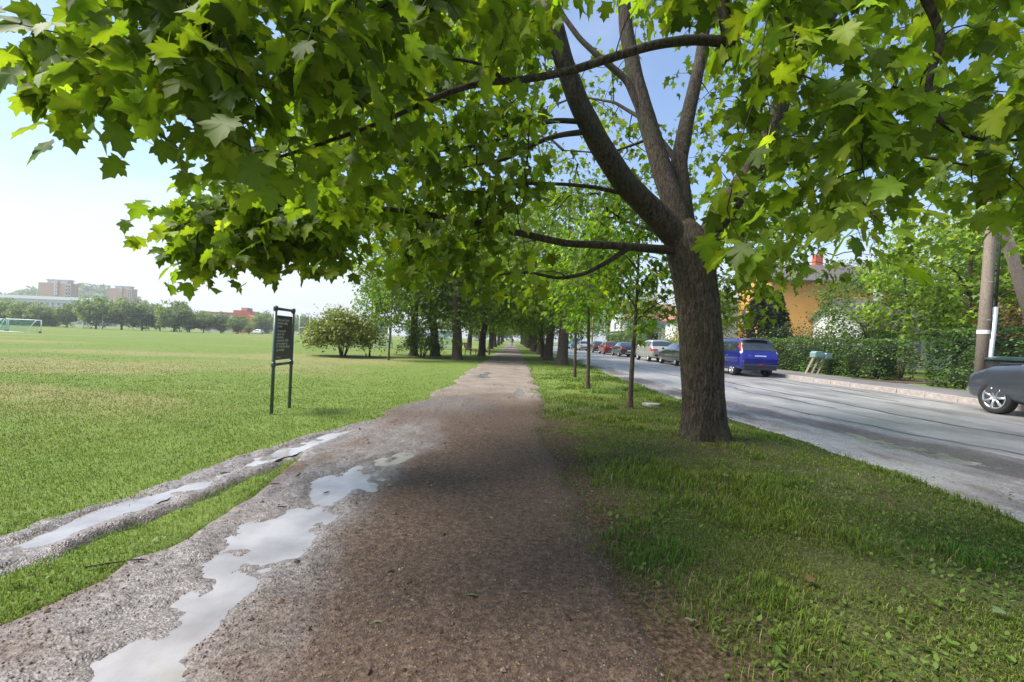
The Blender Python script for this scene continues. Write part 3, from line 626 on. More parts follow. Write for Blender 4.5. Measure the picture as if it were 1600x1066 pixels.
def place_leaves(tree, org, ends, dirs, per, size, r, tintkw, n_obj=300, spread=0.17, mat='leaf', rank=True):
    """leaves round every twig end; the ones that show largest become leaf objects, the others one foliage part"""
    cnts = r.integers(per[0], per[1], len(ends)); idx = np.repeat(np.arange(len(ends)), cnts); n = len(idx)
    back = r.uniform(0, 1, n) ** 1.5; P = ends[idx] - dirs[idx] * (back * 0.34)[:, None] + np.clip(r.normal(0, 1, (n, 3)), -1.7, 1.7) * np.array([1, 1, 0.8]) * spread * 0.62
    P[:, 2] -= np.abs(r.normal(0, 0.05, n)); out = dirs[idx] + (P - ends[idx]) * 4
    S, T, Nn = leaf_frames(P, out, r); sz = r.uniform(*size, n); which = r.integers(0, len(LEAVES), n)
    clump = np.exp(np.random.default_rng(5).normal(0, 0.16, len(ends)))[idx][:, None]; tint = maple_tints(n, r, **tintkw) * clump
    sel = np.zeros(n, bool)
    if n_obj:
        qx, qy = project(P); vis = (P[:, 1] > 0.8) & (qx > 0) & (qx < 1600) & (qy > 0) & (qy < 700); score = np.where(vis, sz / np.maximum(P[:, 1], 0.5), 0); sel[np.argsort(-score)[:n_obj]] = True
    o = np.asarray(org)
    which = np.where((P[:, 1] > 6.6) | (P[:, 2] > 7.0), len(LEAVES) + which % len(LOW), which)       # plainer leaf outline deep in the crown
    me = leaf_mesh('foliage', LEAVES + LOW, P[~sel] - o, S[~sel], T[~sel], Nn[~sel], sz[~sel], tint[~sel], which[~sel])
    tag(obj('foliage', me, M[mat], tree), kind='stuff')
    if n_obj:
        var = []
        for q, (V, F, sh) in enumerate(LEAVES):
            for v in range(4):
                tt = maple_tints(1, r, **tintkw)[0]; var.append((q, np_mesh('leaf', V, [F], tt[None] * sh[:, None], True))); var[-1][1].materials.append(M[mat])
        for i in np.where(sel)[0]:
            opts = [m for q, m in var if q == which[i] % len(LEAVES)]; ob = obj('leaf', opts[int(r.integers(0, 4))], None, tree); s = sz[i]
            ob.matrix_basis = Matrix(((S[i, 0] * s, T[i, 0] * s, Nn[i, 0] * s, P[i, 0] - o[0]), (S[i, 1] * s, T[i, 1] * s, Nn[i, 1] * s, P[i, 1] - o[1]), (S[i, 2] * s, T[i, 2] * s, Nn[i, 2] * s, P[i, 2] - o[2]), (0, 0, 0, 1)))
    return n

def pix(*pts): return [at(*p) for p in pts]
def in_poly(x, y, poly):
    c = np.zeros(len(x), bool); n = len(poly)
    for i in range(n):
        (x1, y1), (x2, y2) = poly[i], poly[(i + 1) % n]
        k = ((y1 > y) != (y2 > y)) & (x < (x2 - x1) * (y - y1) / ((y2 - y1) or 1e-9) + x1); c ^= k
    return c
def region(poly, y0, y1, n, r):
    """points whose direction falls inside an outline and whose distance lies between y0 and y1"""
    poly = np.array(poly, float); lo, hi = poly.min(0), poly.max(0); out = []
    while len(out) < n:
        x = r.uniform(lo[0], hi[0], 4 * n); y = r.uniform(lo[1], hi[1], 4 * n); k = in_poly(x, y, poly.tolist())
        for a, b in zip(x[k], y[k]): out.append(list(at(a, b, r.uniform(y0, y1))))
    return np.array(out[:n])

# ---- the big maple on the verge
r = np.random.default_rng(3)
baseA = Vector((2.53, 5.87, float(ground_z(np.array(2.53), np.array(5.87)))))
TA = thing('maple_tree', 'big maple with furrowed thick trunk on the verge between path and road', 'tree', baseA, 0, 'maples along the path')
YA = 5.87
trunk = resample([(2.545, YA, -0.12)] + [list(p) for p in pix((1101, 690, YA), (1098, 610, YA), (1096, 540, YA), (1091, 470, YA), (1083, 420, YA), (1076, 388, YA), (1070, 355, YA), (1066, 325, YA + .05))], 0.02)
hh = trunk[:, 2]; rad = np.interp(hh, [-0.12, 0.05, 0.3, 0.8, 1.4, 2.0, 2.30, 2.48, 2.62, 2.78, 2.95], [0.30, 0.285, 0.262, 0.252, 0.247, 0.25, 0.262, 0.268, 0.245, 0.17, 0.03])
obj('trunk', bark_trunk('trunk', trunk, rad, 180, baseA, 7), M['bark'], TA)
def limb(tree, org, pts, r0, r1, seed, sides=16, m='bark', name='branch', step=0.06):
    P = resample([list(p) for p in pts], step); obj(name, limb_mesh(name, P, r0, r1, sides, 0.06, seed, org=org), M[m], tree); return P
def P3(*l): return pix(*l)
LA = []
LA.append(limb(TA, baseA, P3((1088, 440, 5.87), (1060, 374, 5.85), (1022, 332, 5.78), (975, 285, 5.65), (935, 222, 5.5), (905, 165, 5.4), (880, 95, 5.3), (862, 20, 5.2), (850, -80, 5.2), (830, -220, 5.3)), 0.20, 0.055, 1))
LA.append(limb(TA, baseA, P3((1082, 425, 5.87), (1060, 340, 5.93), (1040, 285, 6.05), (1014, 200, 6.2), (994, 125, 6.3), (978, 45, 6.4), (970, -60, 6.5), (955, -200, 6.7)), 0.17, 0.05, 2))
LA.append(limb(TA, baseA, P3((1010, 195, 6.2), (980, 125, 6.25), (935, 88, 6.3), (905, 60, 6.4), (880, 25, 6.5), (850, -40, 6.7)), 0.06, 0.025, 3, 10))
LA.append(limb(TA, baseA, P3((1086, 420, 5.9), (1068, 330, 6.1), (1060, 255, 6.3), (1076, 175, 6.5), (1094, 95, 6.7), (1108, 0, 6.9), (1120, -140, 7.2)), 0.14, 0.045, 4))
LA.append(limb(TA, baseA, P3((1084, 440, 5.87), (1116, 350, 5.8), (1160, 290, 5.7), (1195, 225, 5.6), (1225, 150, 5.5), (1275, 60, 5.4), (1340, -40, 5.4)), 0.19, 0.05, 5))
LA.append(limb(TA, baseA, P3((1082, 392, 5.85), (1030, 390, 5.75), (965, 384, 5.5), (885, 381, 5.2), (815, 365, 4.95), (740, 348, 4.7), (640, 330, 4.4), (520, 318, 4.1), (420, 325, 3.9), (340, 352, 3.75)), 0.062, 0.011, 6, 10))
LA.append(limb(TA, baseA, P3((985, 386, 5.55), (955, 406, 5.45), (915, 428, 5.3), (875, 436, 5.2), (820, 424, 5.0), (760, 432, 4.9)), 0.034, 0.01, 7, 8))
LA.append(limb(TA, baseA, P3((972, 302, 5.65), (925, 292, 5.45), (880, 288, 5.25), (832, 286, 5.1), (770, 300, 4.9), (700, 300, 4.6)), 0.03, 0.01, 8, 8))
LA.append(limb(TA, baseA, P3((925, 205, 5.5), (880, 210, 5.3), (850, 218, 5.1), (790, 250, 4.9), (720, 262, 4.7)), 0.042, 0.01, 9, 8))
LA.append(limb(TA, baseA, P3((908, 190, 5.45), (865, 188, 5.3), (815, 200, 5.1), (765, 225, 5.0), (700, 235, 4.8), (600, 240, 4.6)), 0.036, 0.01, 10, 8))
LA.append(limb(TA, baseA, P3((1020, 215, 6.2), (985, 228, 6.3), (950, 240, 6.4), (880, 235, 6.6)), 0.022, 0.008, 11, 6))
LA.append(limb(TA, baseA, P3((1160, 290, 5.7), (1240, 250, 5.4), (1320, 235, 5.1), (1420, 240, 4.8), (1520, 260, 4.6)), 0.05, 0.012, 12, 8))
LA.append(limb(TA, baseA, P3((880, 95, 5.3), (845, 70, 5.2), (810, 45, 5.1), (770, 40, 5.0), (720, 60, 4.9)), 0.03, 0.01, 13, 8))
LA.append(limb(TA, baseA, P3((1060, 255, 6.3), (1010, 190, 6.9), (960, 160, 7.6), (900, 150, 8.4)), 0.05, 0.012, 14, 8))
LA.append(limb(TA, baseA, P3((1085, 390, 5.95), (1060, 380, 6.8), (1020, 360, 7.8), (960, 340, 8.8)), 0.06, 0.014, 15, 8))
low_left = [(246, 372), (275, 355), (305, 322), (340, 300), (385, 282), (460, 280), (540, 290), (545, 400), (500, 408), (440, 405), (385, 398), (335, 418), (300, 418), (285, 395)]
mid = [(400, 250), (440, 140), (560, 60), (700, 30), (830, 60), (845, 180), (830, 300), (800, 360), (850, 430), (800, 445), (720, 450), (640, 435), (560, 410), (500, 385), (430, 300)]
back = [(690, 300), (690, -60), (1000, -120), (1300, -120), (1300, 330), (1180, 420), (1110, 410), (1040, 440), (930, 470), (800, 470), (720, 430)]
rightm = [(1110, 100), (1180, -60), (1500, -120), (1700, -80), (1720, 320), (1600, 390), (1420, 400), (1300, 430), (1215, 440), (1130, 400), (1105, 300)]
tgA = [region(low_left, 3.3, 4.1, 95, r), region(mid, 4.0, 5.6, 190, r), region(mid, 5.6, 8.5, 110, r), region(back, 7.0, 10.0, 360, r), region(rightm, 4.6, 7.8, 185, r), region([(1085, 470), (1150, 330), (1260, 330), (1260, 420), (1180, 500), (1130, 500)], 6.5, 8.5, 50, r)]
# crown above the picture
k = r.normal(0, 1, (150, 3)); k /= np.linalg.norm(k, axis=1, keepdims=True); top = k * r.uniform(0.6, 1, (150, 1)) * np.array([4.2, 3.8, 2.9]) + np.array([2.3, 6.3, 7.0]); qx, qy = project(top); tgA.append(top[(qy < -60) & (top[:, 2] > 4.4)])
tgA = np.concatenate(tgA)
qx, qy = project(tgA); gap = (((qx - 925) / 60) ** 2 + ((qy - 30) / 45) ** 2 < 1) | (((qx - 1010) / 80) ** 2 + ((qy - 150) / 70) ** 2 < 0.45) | (((qx - 870) / 40) ** 2 + ((qy - 190) / 40) ** 2 < 0.4)
tgA = tgA[~gap]
chains, cnt, order = colonise(LA, tgA, r)
tag(obj('twigs', twig_mesh('twigs', chains, cnt, org=baseA), M['twig'], TA), kind='stuff')
ends = np.array([c[-1] for c in chains]); dirs = np.array([c[-1] - c[-2] for c in chains]); dirs /= np.maximum(np.linalg.norm(dirs, axis=1, keepdims=True), 1e-6)
nA = place_leaves(TA, baseA, ends, dirs, (10, 18), (0.095, 0.15), r, dict(), 300, 0.2)

# ---- the maple standing beside the camera whose boughs hang into the top of the view
baseB = Vector((3.0, -1.7, 0.0))
TB = thing('maple_tree', 'maple whose boughs of large leaves hang across the top of the view', 'tree', baseB, 0, 'maples along the path')
trb = resample([(3.0, -1.7, -0.1), (2.98, -1.68, 0.8), (2.95, -1.65, 1.7), (2.9, -1.6, 2.7)], 0.05)
obj('trunk', limb_mesh('trunk', trb, 0.26, 0.24, 24, 0.05, 31, 0.08, baseB), M['bark'], TB)
LB = []
hook = at(1140, 78, 3.0)
LB.append(limb(TB, baseB, [(2.92, -1.62, 2.5), (2.7, -0.6, 3.8), (2.2, 0.9, 4.6), (1.8, 2.2, 4.5), tuple(at(1122, -40, 3.0)), tuple(at(1133, 30, 3.0)), tuple(at(1141, 72, 3.0)), tuple(at(1143, 88, 3.0))], 0.13, 0.038, 41))
LB.append(limb(TB, baseB, P3((1138, 66, 3.0), (1085, 61, 2.98), (1020, 70, 2.96), (950, 92, 2.93), (890, 112, 2.9), (820, 125, 2.88), (745, 130, 2.85), (690, 148, 2.82), (640, 172, 2.8), (560, 205, 2.75), (470, 235, 2.7), (390, 260, 2.65)), 0.036, 0.008, 42, 10))
LB.append(limb(TB, baseB, [(2.9, -1.6, 2.6), (1.9, -0.7, 3.7), (0.7, 0.4, 4.0), (-0.5, 1.3, 3.75)] + [tuple(p) for p in P3((470, -90, 2.3), (330, 20, 2.2), (300, 75, 2.15), (215, 115, 2.1))], 0.11, 0.008, 43))
LB.append(limb(TB, baseB, [(2.92, -1.6, 2.6), (2.9, 0.2, 3.9), (2.6, 1.6, 4.0)] + [tuple(p) for p in P3((1420, -60, 2.7), (1475, 60, 2.7), (1447, 130, 2.7), (1460, 190, 2.7), (1530, 222, 2.7), (1600, 218, 2.7))], 0.10, 0.008, 44))
LB.append(limb(TB, baseB, [(2.9, 0.2, 3.9), (2.3, 1.6, 4.1)] + [tuple(p) for p in P3((1180, -120, 2.9), (1190, -20, 2.8), (1255, 60, 2.7), (1225, 110, 2.7))], 0.06, 0.008, 45, 10))
LB.append(limb(TB, baseB, [(0.7, 0.4, 4.0), (0.3, 1.5, 4.1)] + [tuple(p) for p in P3((760, -130, 2.6), (680, -30, 2.5), (560, 30, 2.45), (500, 90, 2.4))], 0.05, 0.007, 46, 8))
LB.append(limb(TB, baseB, P3((790, 128, 2.87), (760, 100, 2.85), (715, 92, 2.8), (640, 88, 2.75)), 0.014, 0.006, 47, 6))
tl = [(5, -140), (5, 75), (60, 95), (110, 165), (160, 185), (210, 170), (200, 105), (250, 150), (300, 215), (330, 245), (400, 250), (470, 260), (560, 240), (640, 150), (620, -140)]
topc = [(430, -160), (440, 120), (520, 330), (600, 300), (680, 200), (820, 60), (900, -10), (1010, -10), (1110, 20), (1300, 30), (1300, -160)]
tr = [(1130, -140), (1150, 40), (1170, 170), (1130, 300), (1090, 380), (1160, 410), (1230, 430), (1300, 400), (1420, 360), (1560, 330), (1690, 320), (1700, -140)]
tgB = [region(tl, 1.75, 2.7, 105, r), region(topc, 2.4, 3.9, 110, r), region(tr, 2.2, 3.9, 112, r)]
k = r.normal(0, 1, (120, 3)); k /= np.linalg.norm(k, axis=1, keepdims=True); top = k * r.uniform(0.55, 1, (120, 1)) * np.array([4.4, 4.2, 2.9]) + np.array([2.0, -0.2, 6.0]); qx, qy = project(top)
tgB.append(top[(top[:, 2] > 3.7) & ((qy < -60) | (top[:, 1] < 0.3))]); tgB = np.concatenate(tgB)
qx, qy = project(tgB); gap = (tgB[:, 1] > 0.5) & ((((qx - 935) / 55) ** 2 + ((qy - 30) / 45) ** 2 < 1)); tgB = tgB[~gap]
chains, cnt, order = colonise(LB, tgB, r)
tag(obj('twigs', twig_mesh('twigs', chains, cnt, 0.0028, 0.0017, org=baseB), M['twig'], TB), kind='stuff')
ends = np.array([c[-1] for c in chains]); dirs = np.array([c[-1] - c[-2] for c in chains]); dirs /= np.maximum(np.linalg.norm(dirs, axis=1, keepdims=True), 1e-6)
nB = place_leaves(TB, baseB, ends, dirs, (8, 14), (0.10, 0.168), r, dict(), 300, 0.17)

# ---- generic trees with shared crowns
def make_tree(name, h, trunk_r, clear, rx, rz, n_t, per, size, base, seed, m='leaf_far', shapes=LOW, bark='bark_far', lean=(0, 0), limbs=6, sides=10, yellow=0.3, shell=0.45, spread=0.45, pitch=0.5):
    """returns (trunk mesh, twig mesh, crown mesh) round the origin"""
    r = np.random.default_rng(seed); top = h * 0.8
    tr_ = resample([(0, 0, -0.15), (lean[0] * .3, lean[1] * .3, clear * 0.6), (lean[0], lean[1], clear), (lean[0] * 1.2, lean[1] * 1.2, clear + (top - clear) * 0.5), (lean[0], lean[1], top)], 0.12 if h > 3 else 0.06)
    s = np.clip(tr_[:, 2] / top, 0, 1); rad = trunk_r * (1 - 0.85 * s ** 1.3) + trunk_r * 0.45 * np.exp(-np.clip(tr_[:, 2], 0, 9) / 0.15)
    V, Q = tube_np(tr_, rad, sides); a = np.tile(np.arange(sides), len(tr_)) * 6.283 / sides; hh = V[:, 2]
    C = np.repeat(tr_, sides, 0); V = C + (V - C) * (1 + 0.14 * fbm(np.cos(a) * 2, hh * 1.2 + np.sin(a) * 2, seed, 3))[:, None]
    col = NP(); col.add(V, Q); L = [tr_[int(len(tr_) * clear / h):]]
    cz = (clear * 0.85 + h) / 2
    for i in range(limbs):
        az = i * 2.4 + r.uniform(-.4, .4); z0 = clear + (top - clear) * (i / limbs) * 0.6; ln = rx * r.uniform(0.6, 0.9)
        p0 = np.array([lean[0], lean[1], z0]); d = np.array([math.cos(az), math.sin(az), 0]); P = resample([p0, p0 + d * ln * 0.5 + np.array([0, 0, ln * pitch * 0.8]), p0 + d * ln + np.array([0, 0, ln * pitch])], 0.2)
        V, Q = tube_np(P, np.linspace(trunk_r * 0.42, trunk_r * 0.08, len(P)), 6); col.add(V, Q); L.append(P)
    trunk_me = col.mesh('trunk', True); trunk_me.materials.append(M[bark])
    k = r.normal(0, 1, (n_t, 3)); k /= np.linalg.norm(k, axis=1, keepdims=True); az = np.arctan2(k[:, 1], k[:, 0])
    lump = 1 + 0.22 * np.sin(az * 3 + seed) * np.cos(k[:, 2] * 4 + seed) + r.normal(0, 0.07, n_t)
    tg = k * (shell + (1 - shell) * r.uniform(0, 1, (n_t, 1)) ** 0.6) * lump[:, None] * np.array([rx, rx, rz]) + np.array([lean[0], lean[1], cz])
    chains, cnt, _ = colonise(L, tg, r, step=0.4); tw = twig_mesh('twigs', chains, cnt, 0.006 * trunk_r / 0.2, 0.004, 3); tw.materials.append(M['twig'])
    ends = np.array([c[-1] for c in chains]); n = n_t * per; idx = np.repeat(np.arange(n_t), per)
    P = ends[idx] + r.normal(0, 1, (n, 3)) * spread * np.array([0.8, 0.8, 0.5]); out = P - np.array([lean[0], lean[1], cz])
    S, T, Nn = leaf_frames(P, out, r, (0.1, 1.1)); tint = maple_tints(n, r, base, 0.4, yellow) * np.exp(r.normal(0, 0.2, n_t))[idx][:, None]
    cr = leaf_mesh('crown', shapes, P, S, T, Nn, r.uniform(*size, n), tint, r.integers(0, len(shapes), n)); cr.materials.append(M[m])
    return trunk_me, tw, cr
def plant_tree(meshes, name, loc, label, rotz=0, scale=1.0, sz=None, group=None, cat='tree'):
    t = thing(name, label, cat, loc, rotz, group); t.scale = (scale, scale, sz or scale)
    for nm, me in zip(('trunk', 'twigs', 'crown'), meshes):
        if me is None: continue
        o = obj(nm, me, None, t)
        if nm != 'trunk': o['kind'] = 'stuff'
    return t
MAP = [make_tree('maple', 10.0, 0.30, 2.5, 4.3, 4.2, 420, 19, (0.16, 0.25), (0.10, 0.16, 0.014), 50 + i, lean=l) for i, l in enumerate([(0.15, 0.1), (-0.25, 0), (0.3, -0.2)])]
SAP = [make_tree('young maple', 5.6, 0.062, 2.0, 1.35, 1.9, 100, 15, (0.12, 0.18), (0.085, 0.16, 0.013), 60 + i, m='leaf', limbs=5, sides=8, lean=l, spread=0.2, pitch=0.7) for i, l in enumerate([(0.05, 0.0), (-0.05, 0.08)])]
g_row = 'maples along the path'
def on_ground(x, y): return (x, y, float(ground_z(np.array(float(x)), np.array(float(y)))))
right_row = [(2.64, 23.6, 1.0, 'broad maple trunk past the young trees on the road side of the path'), (2.35, 29.0, 0.95, 'maple second past the young trees on the road side of the path'), (2.35, 33.5, 0.6, 'slim maple close behind the second roadside maple'),
             (2.45, 40.0, 0.9, 'fourth maple past the young trees on the road side'), (2.5, 50, 0.95, 'fifth maple past the young trees on the road side'), (2.6, 56, 0.9, 'sixth maple past the young trees on the road side'),
             (2.6, 70, 1.0, 'seventh maple past the young trees on the road side'), (2.6, 84, 1.0, 'eighth maple past the young trees on the road side'), (2.7, 104, 1.0, 'ninth maple past the young trees on the road side'), (2.7, 130, 1.1, 'last maple of the roadside row at the end of the path')]
left_row = [(-3.06, 25.7, 0.95, 'maple with leaning trunk nearest the path on the lawn side'), (-4.8, 28.7, 0.95, 'maple with brown trunk left of the leaning lawn maple'), (-2.1, 31.8, 0.85, 'maple beside the bench on the lawn side of the path'),
            (-6.1, 28.4, 0.85, 'low branched maple with drooping boughs on the lawn'), (-2.7, 43, 0.95, 'maple past the bench on the lawn side of the path'), (-4.4, 47, 0.9, 'maple set back from the path beyond the bench'), (-2.6, 56, 1.0, 'third maple past the bench on the lawn side'),
            (-2.6, 70, 1.0, 'fourth maple past the bench on the lawn side'), (-2.6, 88, 1.0, 'fifth maple past the bench on the lawn side'), (-2.6, 112, 1.05, 'last maple of the lawn row at the end of the path')]
for i, (x, y, s, lb) in enumerate(right_row): plant_tree(MAP[i % 3], 'maple_tree', on_ground(x, y), lb, i * 1.9 + 0.4, s, group=g_row)
for i, (x, y, s, lb) in enumerate(left_row): plant_tree(MAP[(i + 1) % 3], 'maple_tree', on_ground(x, y), lb, i * 2.3 + 1.0, s, s * (0.9 if i == 3 else 1), group=g_row)
for i, (x, y, s, lb) in enumerate([(2.28, 8.61, 0.82, 'nearest slender young maple on the verge beside the big trunk'), (2.05, 12.0, 0.86, 'second slender young maple on the verge'), (2.2, 15.6, 0.9, 'third slender young maple on the verge'),
                                   (-5.98, 22.2, 0.78, 'slender young maple standing in front of the lawn maples'), (-7.85, 25.2, 0.8, 'young maple beside the yellow green shrub'), (-1.75, 36, 1.0, 'thin young tree between the leaning maple and the bench')]):
    plant_tree(SAP[i % 2], 'young_maple', on_ground(x, y), lb, i * 1.7, s, group='young maples')
# ------------------------------------------------------------------ information sign on the lawn
sg0, sg1 = gnd(424, 648), gnd(452, 638)
SG = thing('information_sign', 'narrow black information sign on two green steel posts in the lawn', 'sign', (sg0.x, sg0.y, 0))
sgd = Vector((sg1.x - sg0.x, sg1.y - sg0.y, 0)); SG.rotation_euler = (0, 0, math.atan2(sgd.y, sgd.x)); SW = sgd.length; SH = 1.575
for x_ in (0, SW): MB().tube([(x_, 0, -0.1), (x_, 0, SH)], 0.024, 14).build('post', M['green_steel'], SG, True)
for z_ in (SH - 0.01, 0.735): MB().tube([(0.0, 0, z_), (SW, 0, z_)], 0.022, 14).build('crossbar', M['green_steel'], SG, True)
for x_ in (0, SW):
    for z_ in (SH - 0.01, 0.735):
        MB().lathe([(0.002, -0.042), (0.026, -0.038), (0.034, -0.02), (0.034, 0.02), (0.026, 0.038), (0.002, 0.042)], 14, 'z', (x_, 0, z_)).build('clamp_fitting', M['green_steel'], SG, True)
pz0, pz1 = 0.80, 1.47
pan = MB().box((SW / 2, 0, (pz0 + pz1) / 2), (SW - 0.075, 0.012, pz1 - pz0)).build('panel', M['sign_black'], SG, bevel=0.002)
for x_ in (0.03, SW - 0.03):
    for z_ in (0.93, 1.33): MB().tube([(x_ - 0.03 if x_ > .2 else x_ - 0.01, 0, z_), (x_ + 0.01 if x_ > .2 else x_ + 0.03, 0, z_)], 0.008, 8).build('bracket', M['green_steel'], SG)
LINES = ['Bidra med \u00e5 holde', 'omr\u00e5det ryddig', 'og rent.', '', 'Av hensyn til', 'naboer m\u00e5', 'aktiviteter', 'avsluttes kl. 23.00', 'p\u00e5 hverdager og', 'kl. 24.00 p\u00e5 l\u00f8rdager', 'og s\u00f8ndager.']
zt = 1.385
def letter(cu, parent):
    tmp = bpy.data.objects.new('lettering', cu); COL.objects.link(tmp); bpy.context.view_layer.update()
    me = bpy.data.meshes.new_from_object(tmp.evaluated_get(bpy.context.evaluated_depsgraph_get())); bpy.data.objects.remove(tmp); me.materials.clear()
    return tag(obj('lettering', me, M['sign_white'], parent), kind='stuff')
for ln in LINES:
    if ln:
        cu = bpy.data.curves.new('lettering', 'FONT'); cu.body = ln; cu.size = 0.056; cu.extrude = 0.0006; cu.resolution_u = 2; 
        o = letter(cu, pan); o.location = (0.055, -0.0072, zt); o.rotation_euler = (math.pi / 2, 0, 0)
    zt -= 0.047 if ln else 0.026
MB().prism([(0.0, 0), (0.016, -0.004), (0.022, 0.014), (0.016, 0.036), (0.006, 0.048), (-0.004, 0.03)], -0.0085, -0.0065, 'y').build('emblem', M['sign_red'], pan, loc=(0.065, 0, 0.825))
cu = bpy.data.curves.new('lettering', 'FONT'); cu.body = 'kommune'; cu.size = 0.026; cu.extrude = 0.0006; o = letter(cu, pan); o.location = (0.1, -0.0072, 0.832); o.rotation_euler = (math.pi / 2, 0, 0)

# ------------------------------------------------------------------ cars
def loft_car(st, n_st=56):
    """body surface of half width sections: returns dense rows (n, m, 3) for one half, x >= 0"""
    st = np.array(st, float); s = np.linspace(0, st[-1, 0], n_st); s = np.unique(np.concatenate([s, st[:, 0]])); Pm = np.stack([np.interp(s, st[:, 0], st[:, i]) for i in range(1, 6)], -1)
    for _ in range(3): Pm[1:-1] = 0.25 * Pm[:-2] + 0.5 * Pm[1:-1] + 0.25 * Pm[2:]
    rows = []
    for (zb, zbelt, zt, w, wt_) in Pm:
        h = zbelt - zb; ctl = [(0, zb), (w * .84, zb), (w * .965, zb + .08 * h + 0.02), (w, zb + .35 * h), (w * .995, zb + .7 * h), (w * .965, zbelt), (wt_ + (w * .965 - wt_) * .10, zbelt + (zt - zbelt) * .90), (wt_ * .86, zt - .012), (0, zt + 0.012)]
        seg = [3, 2, 3, 3, 3, 8, 3, 6]; row = []
        for (a, b), n in zip(zip(ctl[:-1], ctl[1:]), seg): row += [(a[0] + (b[0] - a[0]) * i / n, a[1] + (b[1] - a[1]) * i / n) for i in range(n)]
        row.append(ctl[-1]); row = np.array(row)
        for _ in range(2): row[1:-1] = 0.25 * row[:-2] + 0.5 * row[1:-1] + 0.25 * row[2:]
        rows.append(row)
    A = np.array(rows); out = np.zeros(A.shape[:2] + (3,)); out[..., 0] = A[..., 0]; out[..., 1] = s[:, None]; out[..., 2] = A[..., 1]
    return s, out, dict(belt=14, roof=22, top=25, mid=31)
def patch_mesh(name, G, i0, i1, j0, j1, off, side=1, both=False):
    g = G[i0:i1 + 1, j0:j1 + 1].copy(); du = np.gradient(g, axis=0); dv = np.gradient(g, axis=1); nn = np.cross(dv, du); nn /= np.maximum(np.linalg.norm(nn, axis=2, keepdims=True), 1e-9)
    if nn[..., 0].mean() + nn[..., 2].mean() < 0: nn = -nn
    g = g + nn * off; g[..., 0] *= side
    if both: m2 = g[:, ::-1].copy(); m2[..., 0] *= -1; g = np.concatenate([g, m2[:, 1:]], 1)
    n, m = g.shape[:2]; i = np.arange(n - 1)[:, None] * m; j = np.arange(m - 1)[None, :]
    return np_mesh(name, g.reshape(-1, 3), [np.stack([i + j, i + j + 1, i + m + j + 1, i + m + j], -1).reshape(-1, 4)], None, True)
